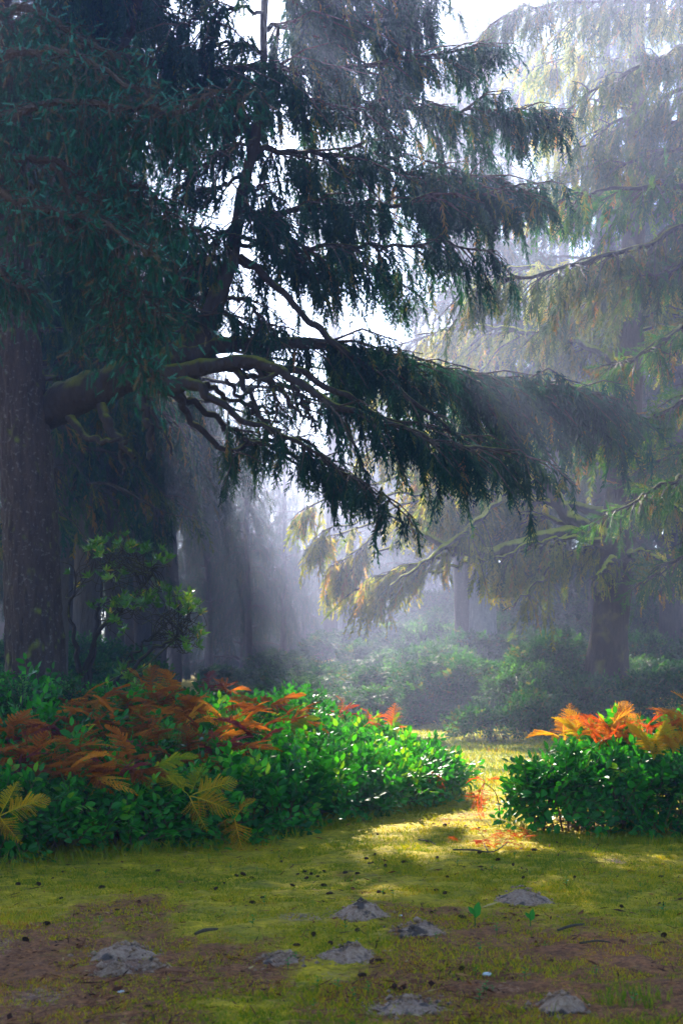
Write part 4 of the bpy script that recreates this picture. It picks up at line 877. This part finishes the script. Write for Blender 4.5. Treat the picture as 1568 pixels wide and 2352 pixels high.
# rhododendron: bare crooked stems, leaves in whorls at the tips
def rhododendron():
    b = P(198, 1580, 15.6); b[2] = gz(b[0], b[1])
    t = thing('rhododendron', b, 'leggy rhododendron with crooked bare stems beside the big left trunk', 'shrub')
    tb = []; tips = []
    r = np.random.default_rng(21)
    mains = [[(190, 1600, 15.6, 8), (188, 1540, 15.6, 7), (178, 1490, 15.6, 6), (165, 1440, 15.6, 4), (160, 1380, 15.7, 3), (180, 1320, 15.7, 2)],
             [(200, 1600, 15.6, 9), (202, 1520, 15.6, 6), (225, 1450, 15.5, 5), (270, 1400, 15.4, 4), (330, 1340, 15.3, 3), (360, 1300, 15.2, 2)],
             [(202, 1580, 15.6, 6), (215, 1490, 15.7, 5), (222, 1400, 15.8, 4), (240, 1330, 15.9, 3), (260, 1270, 16, 2)],
             [(205, 1600, 15.5, 6), (270, 1560, 15.3, 5), (340, 1500, 15.2, 4), (390, 1470, 15.1, 3), (430, 1450, 15, 2)],
             [(205, 1595, 15.5, 5), (290, 1540, 15.7, 4), (320, 1490, 15.8, 3), (400, 1420, 15.8, 2)]]
    ends = []
    for i, pts in enumerate(mains):
        p = limb(pts, 40, .04, 200+i); tb.append(limb_tube(p, 7, .15, i)); ends.append(p)
    zones = [(215, 1262, 60, 20, 26), (310, 1255, 70, 18, 30), (355, 1285, 40, 22, 14), (300, 1385, 70, 16, 38), (350, 1365, 40, 18, 18), (225, 1330, 60, 26, 12), (405, 1372, 30, 18, 18), (440, 1405, 28, 22, 24), (452, 1455, 18, 22, 16), (405, 1480, 36, 16, 9), (310, 1548, 60, 12, 16), (260, 1440, 60, 30, 8)]
    for (u, v, su, sv, n) in zones:
        for _ in range(int(n*.75)):
            tip = P(u+r.normal(0, su*.55), v+r.normal(0, sv*.55), 15.4+r.normal(0, .45))
            e = ends[np.argmin([np.linalg.norm(q[:, :3]-tip, axis=1).min() for q in ends])]
            dd = np.linalg.norm(e[:, :3]-tip, axis=1)+ .02*np.arange(len(e))[::-1]; j = max(6, int(np.argmin(dd))-int(r.integers(2, 9)))
            s = e[j, :3]; m1 = s+(tip-s)*.4+r.normal(0, .07, 3); m2 = s+(tip-s)*.75+r.normal(0, .07, 3)-Z*.05
            p = resample(np.array([[*s, .006], [*m1, .005], [*m2, .004], [*tip, .003]]), 14); tb.append(tube(p[:, :3], p[:, 3], 4))
            tips.append((tip, nrm(p[-1, :3]-p[-3, :3]+Z*.05)))
    A, X, S, U, T = [], [], [], [], []
    for tip, d in tips:
        n = r.integers(5, 9); a0 = r.uniform(0, 6.28); e1 = nrm(np.cross(d, [.3, .2, 1])); e2 = np.cross(d, e1); tt = r.uniform(.2, .75)
        for k in range(n):
            a = a0+6.28*k/n; ax = nrm((e1*math.cos(a)+e2*math.sin(a))*r.uniform(.5, 1.1)+d*r.uniform(.4, 1)+Z*.15)
            A.append(tip); X.append(ax); S.append(r.uniform(.07, .115)); U.append(d+r.normal(0, .2, 3)); T.append(.97 if r.random() < .03 else np.clip(tt+r.normal(0, .12), 0, .9))
    build('foliage', [stamp(LEAF_N, np.array(A), np.array(X), np.array(S), up=np.array(U), tint=np.array(T))], M_rhodo, t)
    build('stems', tb, M_dlimb, t, True)
rhododendron()

# ------------------------------------------------------------------ bracken
def frond_tpl(seed, droop=.5, curl=.15, withered=0.0, pairs=11):
    r = np.random.default_rng(seed); V, Fq, T = [], [], []
    def add(q, t): Fq.append(np.arange(4)+4*len(V)); V.append(q); T.append(np.full(4, t))
    def rach(y): return np.array([curl*.3*math.sin(y*3), y*(1-.12*droop*y), .35*y-droop*y*y])
    ys = np.linspace(0, 1, 12)
    for a, b_ in zip(ys[:-1], ys[1:]):
        p, q = rach(a), rach(b_); w = .010*(1-a)+.003; s = np.array([w, 0, 0]); add(np.array([p-s, p+s, q+s, q-s]), -.1)
    for i in range(pairs):
        y = .22+.76*(i/(pairs-1))**.92
        L0 = .36*(math.sin(math.pi*min(1, (1.02-y)/.86)**.85*.5+.0))*r.uniform(.88, 1.1)
        tdir = nrm(rach(y+.02)-rach(y-.02))
        for sg in (-1, 1):
            lat = nrm(np.array([sg, .42+.3*y, 0]) + tdir*.12 + np.array([0, 0, -.25-.3*withered+r.normal(0, .08+.2*withered)]))
            up = nrm(np.cross(np.cross(lat, tdir), lat)); up = up if up[2] > 0 else -up
            L1 = L0*r.uniform(.85, 1.1); n = max(5, int(15*L1/.36)); p0 = rach(y); tv = r.uniform(-.12, .12)
            def pin(z): return p0+lat*z*L1-up*(.18+.5*withered)*L1*z*z
            add(np.array([p0-tdir*.004, p0+tdir*.004, pin(1), pin(.98)]), -.1)
            for k in range(n):
                z = (k+.4)/n
                for s2 in (-1, 1):
                    d2 = nrm(tdir*s2*1.0+lat*.45+up*r.normal(-.15*withered, .15+.35*withered)); l2 = .064*(1-.6*z)*(.4+.6*L1/.36)*r.uniform(.8, 1.15)
                    add(lozenge(pin(z), d2, l2*(1-.35*withered), .046*(.5+.5*L1/.36)*(1-.85*withered), up, .1), tv+r.uniform(-.06, .06))
    return np.concatenate(V), np.array(Fq), np.concatenate(T)
FROND = [frond_tpl(1, .45), frond_tpl(2, .65), frond_tpl(3, .3)]
FROND_W = [frond_tpl(11, .8, .5, .5), frond_tpl(12, .6, .7, .7), frond_tpl(13, 1.0, .4, .6)]
EL_ALL = [e for _, e in HE] + RE + SE
EC = np.array([e[0] for e in EL_ALL]); ER = np.array([e[1] for e in EL_ALL])
def surf_hit(u, v):
    for Y in np.arange(7.5, 18, .03):
        p = P(u, v, Y)
        if (np.sum(((p-EC)/ER)**2, 1) < 1.0).any() or p[2] < gz(p[0], p[1]): return p
    return P(u, v, 13)
def fern(p, fronds, label, group=None, mat=None, name='bracken_fern', jit=0.0, face=.25):
    """fronds: (azimuth deg, pitch deg, length, template, tint)"""
    ft = thing(name, p, label, 'fern', group)
    for (a, pt, l, tp, tn) in fronds:
        a, pt = math.radians(a), math.radians(pt)
        ax = np.array([math.cos(a)*math.cos(pt), math.sin(a)*math.cos(pt), math.sin(pt)])
        up = np.array([-math.cos(a)*math.sin(pt), -math.sin(a)*math.sin(pt), math.cos(pt)])
        up = up*(1-face) + np.array([0, -1., .35])*face
        pj = np.array(p)+rng.normal(0, 1, 3)*[jit, jit*.6, 0]; pj[2] += (gz(pj[0], pj[1])-gz(p[0], p[1])) if jit else 0
        build('frond', [stamp(tp, np.array([pj]), np.array([ax]), np.array([l]), up=np.array([up]), tint=tn)], mat or M_rust, ft)
    return ft
r2 = np.random.default_rng(31)
spots = [(x+dx, y+dy) for x, y, dx, dy in ((60, 1715, 0, 0), (140, 1775, 0, 0), (280, 1690, 0, 0), (360, 1720, 0, 0), (470, 1660, 0, 0), (530, 1735, 0, 0), (590, 1720, 0, 0), (190, 1710, 0, 0), (400, 1600, 0, 0), (300, 1785, 0, 0))] + [(30, 1720), (70, 1745), (120, 1750), (165, 1745), (200, 1765), (240, 1700), (265, 1690), (215, 1655), (180, 1640), (235, 1625), (150, 1700), (100, 1700), (45, 1790), (90, 1790), (150, 1800), (210, 1800), (255, 1770), (300, 1760), (290, 1720),
         (330, 1740), (370, 1700), (330, 1680), (410, 1640), (440, 1625), (450, 1660), (480, 1600), (425, 1680), (500, 1640), (520, 1670), (550, 1625), (575, 1655), (540, 1700), (600, 1690), (470, 1720), (400, 1760), (440, 1750), (500, 1745), (560, 1740), (340, 1800), (300, 1650),
         (640, 1650), (680, 1665), (655, 1690), (15, 1760), (10, 1690), (370, 1640), (270, 1810), (610, 1640), (350, 1610), (520, 1600)]
RG = 'rust-brown bracken ferns over the left thicket'
for (u, v) in spots:
    p = surf_hit(u, v) + np.array([0, .04, .02]); n = r2.integers(3, 6); plum = r2.random() < .16
    fern(p, [(r2.uniform(-170, -10), r2.uniform(5, 60), r2.uniform(.24, .44), (FROND_W+FROND[:2])[r2.integers(0, 5)], np.clip(r2.normal(.35, .25), .05, .9)) for _ in range(n)],
         'withered rust-brown bracken among the green leaves of the left thicket', RG, M_plum if plum else M_rust)
YG = None
p = surf_hit(440, 1840)+np.array([0, -.14, .05])
fern(p, [(168, 28, .30, FROND[0], .35), (60, 52, .27, FROND[2], .28), (8, 20, .36, FROND[0], .5), (-14, -10, .36, FROND[1], .62), (-55, -35, .30, FROND[1], .7)], 'yellow bracken spreading several fronds over the front of the left thicket', mat=M_gfern, face=.75)
p = surf_hit(12, 1880)+np.array([0, -.14, .03])
fern(p, [(20, 22, .34, FROND[0], .55), (60, 50, .26, FROND[2], .5), (-50, -20, .27, FROND[1], .65), (150, 30, .28, FROND[0], .5)], 'yellow bracken frond at the left picture edge, low on the thicket', mat=M_gfern, face=.7)
p = surf_hit(540, 1885)
fern(p+np.array([0, -.06, .02]), [(60, 55, .26, FROND_W[0], .75), (-70, -30, .34, FROND[1], .78), (-100, -5, .2, FROND_W[1], .95)], 'drooping tan bracken touching the moss at the front of the left thicket', mat=M_gfern)
for (u, v, lab) in [(640, 1690, 'greenish yellow bracken on the slope of the left thicket, left of the orange crest'), (330, 1790, 'yellow-green bracken among the rust ferns, above the large yellow fern')]:
    p = surf_hit(u, v); fern(p+np.array([0, .05, .02]), [(20, 25, .42, FROND[0], .15), (-20, 5, .36, FROND[1], .25), (160, 20, .3, FROND[2], .2)], lab, mat=M_gfern)
p = surf_hit(775, 1665)+np.array([0, 0, .08]); fern(p, [(30, 50, .3, FROND_W[0], .6), (100, 65, .3, FROND_W[1], .75), (-30, 20, .32, FROND_W[0], .5), (160, 40, .25, FROND_W[2], .7), (-100, 15, .28, FROND_W[1], .6)], 'orange sunlit bracken cresting the left thicket against the mist', mat=M_red)
p = surf_hit(845, 1680)+np.array([0, 0, .08]); fern(p, [(20, 45, .24, FROND_W[0], .8), (130, 60, .22, FROND_W[1], .7), (-60, 20, .25, FROND_W[2], .6)], 'small orange bracken on the crest, right of the larger orange one', mat=M_red)
p = surf_hit(895, 1700)+np.array([0, 0, .08]); fern(p, [(70, 60, .34, FROND[2], .95), (20, 40, .2, FROND_W[0], .9)], 'single upright orange frond near the right end of the left thicket', mat=M_red)
p = surf_hit(1000, 1780)+np.array([0, -.12, .05]); fern(p, [(-60, -35, .24, FROND_W[2], .55), (-120, -25, .22, FROND_W[0], .6), (-90, -60, .25, FROND_W[1], .5)], 'orange-red bracken hanging over the path from the left thicket', mat=M_red)
p = P(1112, 1800, 11.6); p[2] = .30
rf = fern(p, [(-110, -60, .34, FROND_W[2], .35), (-60, -75, .30, FROND_W[1], .4), (140, 20, .2, FROND_W[0], .6), (20, 30, .18, FROND_W[0], .6)], 'scarlet bracken dangling at the left corner of the right shrub', mat=M_red)
pst = resample(np.array([[p[0]+.14, p[1]+.1, gz(p[0], p[1]), .005], [p[0]+.1, p[1]+.05, .2, .004], [*p, .003]]), 10); build('stem', [tube(pst[:, :3], pst[:, 3], 4, tint=.9)], M_stem, rf)
for (u, v, lab) in [(1165, 1925, 'scarlet bracken collapsed on the moss below the left corner of the right shrub'), (1110, 1945, 'flattened red bracken beside the dead twig on the moss')]:
    p = ground_hit(u, v)+np.array([0, 0, .03]); fern(p, [(a, pt, l, FROND_W[k % 3], tn) for k, (a, pt, l, tn) in enumerate([(rng.uniform(-180, 180), rng.uniform(-5, 40), rng.uniform(.05, .12), rng.uniform(.0, .8)) for _ in range(24)])], lab, mat=M_red, jit=.12)
OG = 'orange bracken along the top of the right shrub'
for (u, v, kind) in [(1295, 1715, 1), (1330, 1720, 1), (1370, 1725, 0), (1410, 1720, 0), (1440, 1725, 0), (1480, 1700, 0), (1520, 1695, 0), (1555, 1690, 0), (1590, 1690, 0), (1500, 1760, 1), (1545, 1745, 1), (1460, 1690, 0), (1400, 1700, 0)]:
    p = surf_hit(u, v)+np.array([0, .0, .05])
    fern(p, [(r2.uniform(-180, 180), r2.uniform(20, 75), r2.uniform(.24, .42), (FROND if kind else FROND_W)[r2.integers(0, 3)], r2.uniform(.45, .95)) for _ in range(5)], 'orange bracken sticking up from the top of the right shrub', OG, M_gfern if kind else (M_red, M_rust)[r2.integers(0, 2)])

# ------------------------------------------------------------------ molehills, cones, twigs, seedlings on the moss
M_sand, nt, out = new_mat('sandy_soil'); L = nt.links.new
geo = N(nt, 'ShaderNodeNewGeometry')
no = N(nt, 'ShaderNodeTexNoise'); no.inputs['Scale'].default_value = 60; no.inputs['Detail'].default_value = 8; no.inputs['Roughness'].default_value = .75; L(geo.outputs['Position'], no.inputs['Vector'])
n2 = N(nt, 'ShaderNodeTexNoise'); n2.inputs['Scale'].default_value = 14; n2.inputs['Detail'].default_value = 5; L(geo.outputs['Position'], n2.inputs['Vector'])
r = ramp(nt, [(.3, (.16, .08, .04)), (.52, (.36, .22, .135)), (.75, (.52, .36, .25))]); L(no.outputs[0], r.inputs[0])
rr = ramp(nt, [(.54, (0, 0, 0)), (.62, (.9, .9, .9))]); L(n2.outputs[0], rr.inputs[0])
mx = N(nt, 'ShaderNodeMixRGB'); mx.inputs[2].default_value = (.045, .03, .022, 1); L(rr.outputs[0], mx.inputs[0]); L(r.outputs[0], mx.inputs[1])
pb = N(nt, 'ShaderNodeBsdfPrincipled'); pb.inputs['Roughness'].default_value = .95; L(mx.outputs[0], pb.inputs['Base Color'])
bp = N(nt, 'ShaderNodeBump'); bp.inputs['Strength'].default_value = 1; bp.inputs['Distance'].default_value = .012; L(no.outputs[0], bp.inputs['Height']); L(bp.outputs[0], pb.inputs['Normal']); L(pb.outputs[0], out.inputs[0])
hills = [(1197, 2068, 128, 42, 1.0, 'pale pointed molehill standing alone on the right half of the moss'), (828, 2105, 150, 46, .55, 'crumbly grey molehill with dark lumps near the middle of the moss'), (962, 2142, 135, 34, .45, 'low molehill with dark mossy sides just right of the crumbly one'),
         (803, 2198, 145, 40, .9, 'smooth rounded grey molehill below the crumbly one'), (645, 2208, 120, 26, .6, 'low brownish molehill left of the smooth rounded one'), (285, 2196, 165, 36, .7, 'broad upper molehill of the pair on the lower left moss'),
         (262, 2236, 110, 28, .7, 'lower molehill of the pair on the lower left moss'), (350, 2226, 70, 26, .8, 'small molehill right beside the lower left pair'), (1290, 2322, 140, 52, .8, 'reddish grey molehill at the bottom right of the picture'), (930, 2318, 230, 30, .4, 'wide flattened molehill at the bottom centre of the picture')]
for i, (u, v, w, h, peak, lab) in enumerate(hills):
    c = ground_hit(u, v); Y = c[1]; rx = w*.62*Y/F; hz = h*.80*Y/F; ry = rx*.95
    na, nr_ = 72, 26; a = np.linspace(0, 2*np.pi, na, endpoint=False); q = np.linspace(0, 1, nr_)
    A, Q = np.meshgrid(a, q); wob = 1+.22*vn(np.cos(A)*1.6+i*9, np.sin(A)*1.6)
    x = c[0]+np.cos(A)*Q*rx*wob; y = c[1]+np.sin(A)*Q*ry*wob
    pr = np.exp(-(Q*1.75)**(1.8 if peak > .8 else 2.6))-.03
    z = gz(x, y)-.012 + hz*pr*(1+.35*fbm(x*9+i, y*9, i, 3)) + (.012*fbm(x*26, y*26, i, 3)+.010*np.maximum(0, fbm(x*60, y*60, i, 2)))*np.minimum(1, (1-Q)*4)
    V = np.stack([x, y, z], -1).reshape(-1, 3); ii = np.arange(nr_-1)[:, None]*na; j = np.arange(na)[None]; k2 = (j+1) % na
    nc = 150; ca = rng.uniform(0, 6.28, nc); cq = np.abs(rng.normal(.55, .35, nc)); cx = c[0]+np.cos(ca)*cq*rx; cyy = c[1]+np.sin(ca)*cq*ry; cr_ = rng.gamma(2, .0024, nc)
    cz = gz(cx, cyy)+hz*np.maximum(0, np.exp(-(cq*1.75)**2.2)-.03)+cr_*.3
    oc = np.array([[1, 0, 0], [0, 1, 0], [-1, 0, 0], [0, -1, 0], [0, 0, .8], [0, 0, -.8]], float); of = np.array([(0, 1, 4), (1, 2, 4), (2, 3, 4), (3, 0, 4), (1, 0, 5), (2, 1, 5), (3, 2, 5), (0, 3, 5)])
    CV = (np.stack([cx, cyy, cz], 1)[:, None]+oc[None]*cr_[:, None, None]*rng.uniform(.6, 1.3, (nc, 6, 1))).reshape(-1, 3); CF = (np.arange(nc)[:, None, None]*6+of[None]).reshape(-1, 3)
    o = build('molehill', [(CV, CF, 0), (V, np.stack([ii+j, ii+k2, ii+na+k2, ii+na+j], -1).reshape(-1, 4), 0)], M_sand, None, True)
    tag(o, lab, 'molehill')
M_cone = bark_mat('cone_scales', (.022, .010, .007), (.10, .045, .022), scale=3)
def cone_mesh():
    V, Fq = [], []
    for i in range(46):
        y = -.5+i/46; a = i*2.4; rr_ = .30*math.sqrt(max(.02, 1-(abs(y)*1.85)**2.2)); ax = np.array([math.cos(a), 0, math.sin(a)]); tn_ = np.array([-math.sin(a), 0, math.cos(a)])
        p = ax*rr_*.45+np.array([0, y, 0]); e = ax*(rr_+.05)+np.array([0, y+.14, 0]); w = tn_*.13
        Fq.append(np.arange(4)+4*i); V += [p-w*.6, p+w*.6, e+w, e-w]
    t = tube(np.array([[0, -.5, 0], [0, -.2, 0], [0, .2, 0], [0, .5, 0]]), np.array([.06, .22, .2, .03]), 8)
    return [(np.array(V), np.array(Fq), 0), (t[0], t[1], 0)]
proto = None; r2 = np.random.default_rng(63)
CG = 'spruce cones scattered on the moss'; CL = 'small dark brown spruce cone lying on the moss'
cs = [(685, 2012), (700, 2005), (715, 2010), (730, 2016), (745, 2004), (703, 2020), (840, 1975), (860, 1965), (900, 2050), (880, 2055), (495, 2045), (545, 2015), (560, 2012), (580, 2020), (515, 2032), (107, 2125), (320, 2075), (365, 2003), (1020, 2055), (1000, 2048), (680, 2175), (905, 2270), (925, 2275), (830, 2245), (990, 2100), (1060, 2110), (720, 2150), (1225, 1955)]
cs += [(r2.uniform(20, 1540), 1960+r2.gamma(2, 60)) for _ in range(30)] + [(r2.uniform(760, 1150), r2.uniform(1880, 2010)) for _ in range(16)]
for (u, v) in cs:
    if v > 2350 or (u < 560 and v < 2000): continue
    c = ground_hit(u, v) + np.array([0, 0, .010])
    if proto is None:
        proto = build('spruce_cone', cone_mesh(), M_cone); o = proto; tag(o, CL, 'cone', CG)
    else:
        o = proto.copy(); col.objects.link(o)
    s = r2.uniform(.022, .042); o.location = c; o.scale = (s*.85, s, s*.85); o.rotation_euler = (r2.normal(0, .25), r2.uniform(0, 6), r2.uniform(0, 6.28))
def twig(pts, label, r=.004, w=None):
    o = [];
    for p in pts:
        q = np.array([[*(ground_hit(u, v)+np.array([0, 0, dz])), r*s] for u, v, dz, s in p]); q = resample(q, 20); o.append(tube(q[:, :3], q[:, 3], 6, .2, 30))
    tag(build('dead_twig', o, M_twig), label, 'twig')
twig([[(1040, 1958, .02, 1), (1085, 1962, .03, 1), (1130, 1963, .02, .8), (1165, 1952, .05, .5)], [(1120, 1962, .02, .8), (1110, 1950, .04, .5)]], 'thin forked dead twig on the moss beside the red bracken', .006)
twig([[(960, 1935, .02, 1), (985, 1938, .02, .8), (1000, 1943, .01, .5)]], 'short bent twig on the sunlit moss near the path', .005)
twig([[(448, 2160, .03, 1), (470, 2156, .04, 1.2), (500, 2148, .03, .8)]], 'dark stick lying against the lower left molehills', .007)
twig([[(1280, 2142, .012, 1), (1310, 2136, .02, 1.1), (1340, 2128, .012, .8)]], 'dark stick on the moss below the pointed molehill', .006)
twig([[(1330, 2172, .012, 1), (1370, 2168, .015, 1.0), (1400, 2170, .012, .6)]], 'thin horizontal twig on the right of the moss', .005)
M_peb, nt, out = new_mat('pale_pebble'); pb = N(nt, 'ShaderNodeBsdfPrincipled'); pb.inputs['Base Color'].default_value = (.5, .5, .47, 1); pb.inputs['Roughness'].default_value = .7; nt.links.new(pb.outputs[0], out.inputs[0])
for (u, v, s, lab) in [(1117, 2240, .016, 'pale pebble on the moss right of the bottom centre'), (278, 2280, .011, 'tiny white pebble at the lower left of the moss'), (920, 2105, .010, 'tiny pale pebble between the two central molehills')]:
    c = ground_hit(u, v); a = np.linspace(0, 2*np.pi, 14, endpoint=False); ph = np.linspace(-1.5, 1.5, 9); A, H = np.meshgrid(a, ph)
    V = np.stack([c[0]+s*np.cos(A)*np.cos(H)*1.2, c[1]+s*np.sin(A)*np.cos(H), c[2]+s*.3+s*.6*np.sin(H)], -1).reshape(-1, 3); V += (V-c)*.25*vn(V[:, 0]*60, V[:, 1]*60, V[:, 2]*60)[:, None]
    i2 = np.arange(8)[:, None]*14; j = np.arange(14)[None]; k2 = (j+1) % 14
    tag(build('pebble', [(V, np.stack([i2+j, i2+k2, i2+14+k2, i2+14+j], -1).reshape(-1, 4), 0)], M_peb, None, True), lab, 'pebble')
# leafy seedlings
SG = 'leafy seedlings dotted over the moss'; sd = None
def seedling_chunks():
    A, X, S, U = [], [], [], []
    for k in range(6):
        a = 2.4*k; A.append([0, 0, .35+.1*k]); X.append([math.cos(a), math.sin(a), .5]); S.append(.42-.03*k); U.append([0, 0, 1])
    st = tube(np.array([[0, 0, -.1], [0.02, 0, .4], [0, 0.02, .95]]), np.array([.025, .02, .01]), 4)
    return stamp(LEAF, np.array(A, float), np.array(X, float), np.array(S), up=np.array(U, float), tint=np.array([.4, .6, .5, .7, .6, .8])), (st[0], st[1], .3)
for (u, v) in [(880, 2060), (1050, 1990), (1130, 2005), (1215, 2010), (1400, 2015), (1470, 2045), (1000, 2165), (810, 2300), (230, 2130), (720, 2085), (590, 2005), (530, 1980), (480, 1960), (1240, 1940), (1340, 1945), (1540, 1960), (1180, 1975), (30, 2005), (360, 1975), (640, 1940), (1300, 2040), (1440, 2070), (1140, 2150), (1250, 2180)] + [(r2.uniform(60, 1540), r2.uniform(1990, 2330)) for _ in range(34)]:
    if u < 560 and v < 2000: v += 20
    c = ground_hit(u, v)
    if sd is None:
        sd = build('seedling', list(seedling_chunks()), M_salal); o = sd; tag(o, 'tiny green leafy seedling growing from the moss', 'seedling', SG)
    else: o = sd.copy(); col.objects.link(o)
    s = r2.uniform(.03, .075); o.location = c; o.scale = (s, s, s); o.rotation_euler = (0, 0, r2.uniform(0, 6.28))
def sprout(u, v, l, lab):
    c = ground_hit(u, v); st = tube(np.array([c-Z*.02, c+Z*l*.8]), np.array([.003, .002]), 4)
    tag(build('seedling', [stamp(LEAF, np.array([c+Z*l*.5, c+Z*l*.75]), np.array([[.25, .1, 1.], [-.6, -.1, .7]]), np.array([l, l*.6]), up=np.array([[0, -1., .2]]*2), tint=np.array([.6, .5])), (st[0], st[1], .3)], M_salal), lab, 'seedling')
sprout(1090, 2130, .085, 'single broad-leaved green sprout right of the mossy-sided molehill'); sprout(1217, 2132, .065, 'small two-leaved sprout below the pointed molehill')

# ------------------------------------------------------------------ moss tips and grass
def blades(n, x0, x1, y0, y1, h, w, keep=None, tint=None, lean=.5, name='moss', dens_near=True):
    x = rng.uniform(x0, x1, n); y = y0+(y1-y0)*rng.random(n)**(1.5 if dens_near else 1)
    k = np.abs(x) < .27*y+.35; x, y = x[k], y[k]
    lit_, sand_ = soil_masks(x, y)
    k = rng.random(len(x)) > np.maximum(sand_*.93, lit_*.35); x, y, lit_ = x[k], y[k], lit_[k]
    if keep is not None:
        k = keep(x, y); x, y, lit_ = x[k], y[k], lit_[k]
    m = len(x); z = gz(x, y)-.006
    hh = h*rng.uniform(.4, 1.3, m)*(1+.5*vn(x*3, y*3)); a = rng.uniform(0, 6.28, m); ln = rng.normal(0, lean, (m, 2))
    p = np.stack([x, y, z], 1); t = p+np.stack([ln[:, 0]*hh, ln[:, 1]*hh, hh], 1); mid = p*.45+t*.55+np.stack([0*x, 0*x, hh*.12], 1)
    s = np.stack([np.cos(a), np.sin(a), 0*a], 1)*(w*rng.uniform(.6, 1.3, m))[:, None]
    V = np.stack([p-s, p+s, mid+s*.7, t, mid-s*.7], 1).reshape(-1, 3)
    Fq = np.arange(m)[:, None]*5+np.array([[0, 1, 2, 3, 4]])
    n1 = vn(x*1.7, y*1.4)*.16+fbm(x*6, y*6)*.2
    n1 = n1 + .22*fbm(x*16, y*12, 5, 2)
    tn = np.clip((.50 if tint is None else tint)+n1+rng.normal(0, .17, m)+lit_*.3*(rng.random(m) < .6), .02, .98)
    return V, Fq, np.repeat(tn, 5)
moss = [blades(260000, -2.6, 2.6, 4.6, 10, .014, .0026), blades(90000, -3.6, 3.6, 8, 15, .02, .0036, dens_near=False)]
tag(build('moss', moss, M_grass), kind='stuff')
grass = [blades(26000, -2.6, 2.8, 5, 13.5, .035, .0016, tint=.35, lean=.6, keep=lambda x, y: vn(x*1.8+5, y*1.8) > .15),
         blades(70000, -5, 6, 14, 26, .05, .006, tint=.45, dens_near=False)]
tag(build('grass', grass, M_grass), kind='stuff')
nl = 26000; x = rng.uniform(-2.7, 2.9, nl); y = 4.7+8.5*rng.random(nl)**1.6; lt, sd_ = soil_masks(x, y)
k = (np.abs(x) < .27*y+.35) & (rng.random(nl) < .25+.75*lt) & (vn(x*2.3, y*1.9, 4)+rng.normal(0, .35, nl) > -.1); x, y = x[k], y[k]; m = len(x)
a = rng.uniform(0, 6.28, m); ln = rng.gamma(2.2, .009, m); wd = rng.uniform(.0015, .004, m)*(1+1.5*(rng.random(m) < .12))
d3 = np.stack([np.cos(a), np.sin(a), rng.normal(0, .25, m)], 1)*ln[:, None]; p3 = np.stack([x, y, gz(x, y)+rng.uniform(.004, .018, m)], 1); s3 = np.stack([-np.sin(a), np.cos(a), rng.normal(0, .5, m)], 1)*wd[:, None]
V = np.stack([p3-d3-s3*.4, p3-d3*.2+s3, p3+d3, p3+d3*.2-s3], 1).reshape(-1, 3)
M_lit = leaf_mat('dead_needles', [(0, (.03, .010, .006)), (.5, (.14, .045, .015)), (.85, (.30, .12, .03)), (1, (.42, .30, .12))], trans=.1, rough=.8, spec=.1)
tag(build('needle_litter', [(V, np.arange(m)[:, None]*4+np.arange(4)[None], np.repeat(np.clip(rng.normal(.4, .28, m), 0, 1), 4))], M_lit), kind='stuff')
def tuft(c, n, h, rad, label, tint=.3, group=None):
    a = rng.uniform(0, 6.28, n); rr_ = rad*np.sqrt(rng.random(n)); x, y = c[0]+rr_*np.cos(a), c[1]+rr_*np.sin(a)*.8
    hh = h*rng.uniform(.45, 1.15, n); ln = rng.normal(0, .35, (n, 2)); z = gz(x, y)-.01
    p = np.stack([x, y, z], 1); t = p+np.stack([ln[:, 0]*hh, ln[:, 1]*hh, hh], 1); m1 = p*.55+t*.45+Z*(hh*.15)[:, None]; b2 = rng.uniform(0, 3.14, n)
    s = np.stack([np.cos(b2), np.sin(b2), 0*b2], 1)*.0022
    V = np.stack([p-s, p+s, m1+s*.8, t, m1-s*.8], 1).reshape(-1, 3)
    o = build('grass_tuft', [(V, np.arange(n)[:, None]*5+np.array([[0, 1, 2, 3, 4]]), np.repeat(np.clip(tint+rng.normal(0, .15, n), 0, 1), 5))], M_grass)
    return tag(o, label, 'grass tuft', group)
TG = 'thin grass tufts along the foot of the left thicket'
for s in np.arange(.9, 7.2, .28):
    x, y = fpos(s, -.10+rng.uniform(-.06, .05)); tuft((x, y), 75, .11, .16, 'sparse grass tuft where the left thicket meets the moss', .4, TG)
TR = 'sunlit grass tufts along the foot of the right shrub'
for x in np.arange(1.5, 3.1, .15): tuft((x, 10.35-.15*(x-1.4)+rng.uniform(-.08, .08)), 70, .085, .12, 'sunlit grass tuft at the foot of the right shrub', .35, TR)
c = ground_hit(1450, 2305); tuft(c, 130, .075, .16, 'fresh green grass tuft right of the bottom molehill', .25)
c = ground_hit(1170, 1905); tuft(c, 120, .12, .16, 'yellow-green grass tuft at the left corner of the right shrub', .35)

# ------------------------------------------------------------------ morning mist
hx, hy0, hy1, hz0, hz1 = 132, -14, 162, -2.2, 26.5
V = np.array([(x, y, z) for x in (-hx, hx) for y in (hy0, hy1) for z in (hz0, hz1)], float)
Fq = np.array([(0, 1, 3, 2), (4, 6, 7, 5), (0, 4, 5, 1), (2, 3, 7, 6), (0, 2, 6, 4), (1, 5, 7, 3)])
M_haze, nt, out = new_mat('mist')
pv = N(nt, 'ShaderNodeVolumePrincipled'); pv.inputs['Color'].default_value = (.56, .64, 1.0, 1); pv.inputs['Density'].default_value = HAZE_DENSITY; pv.inputs['Anisotropy'].default_value = HAZE_G
nt.links.new(pv.outputs[0], out.inputs['Volume'])
tag(build('haze', [(V, Fq, 0)], M_haze), kind='stuff')
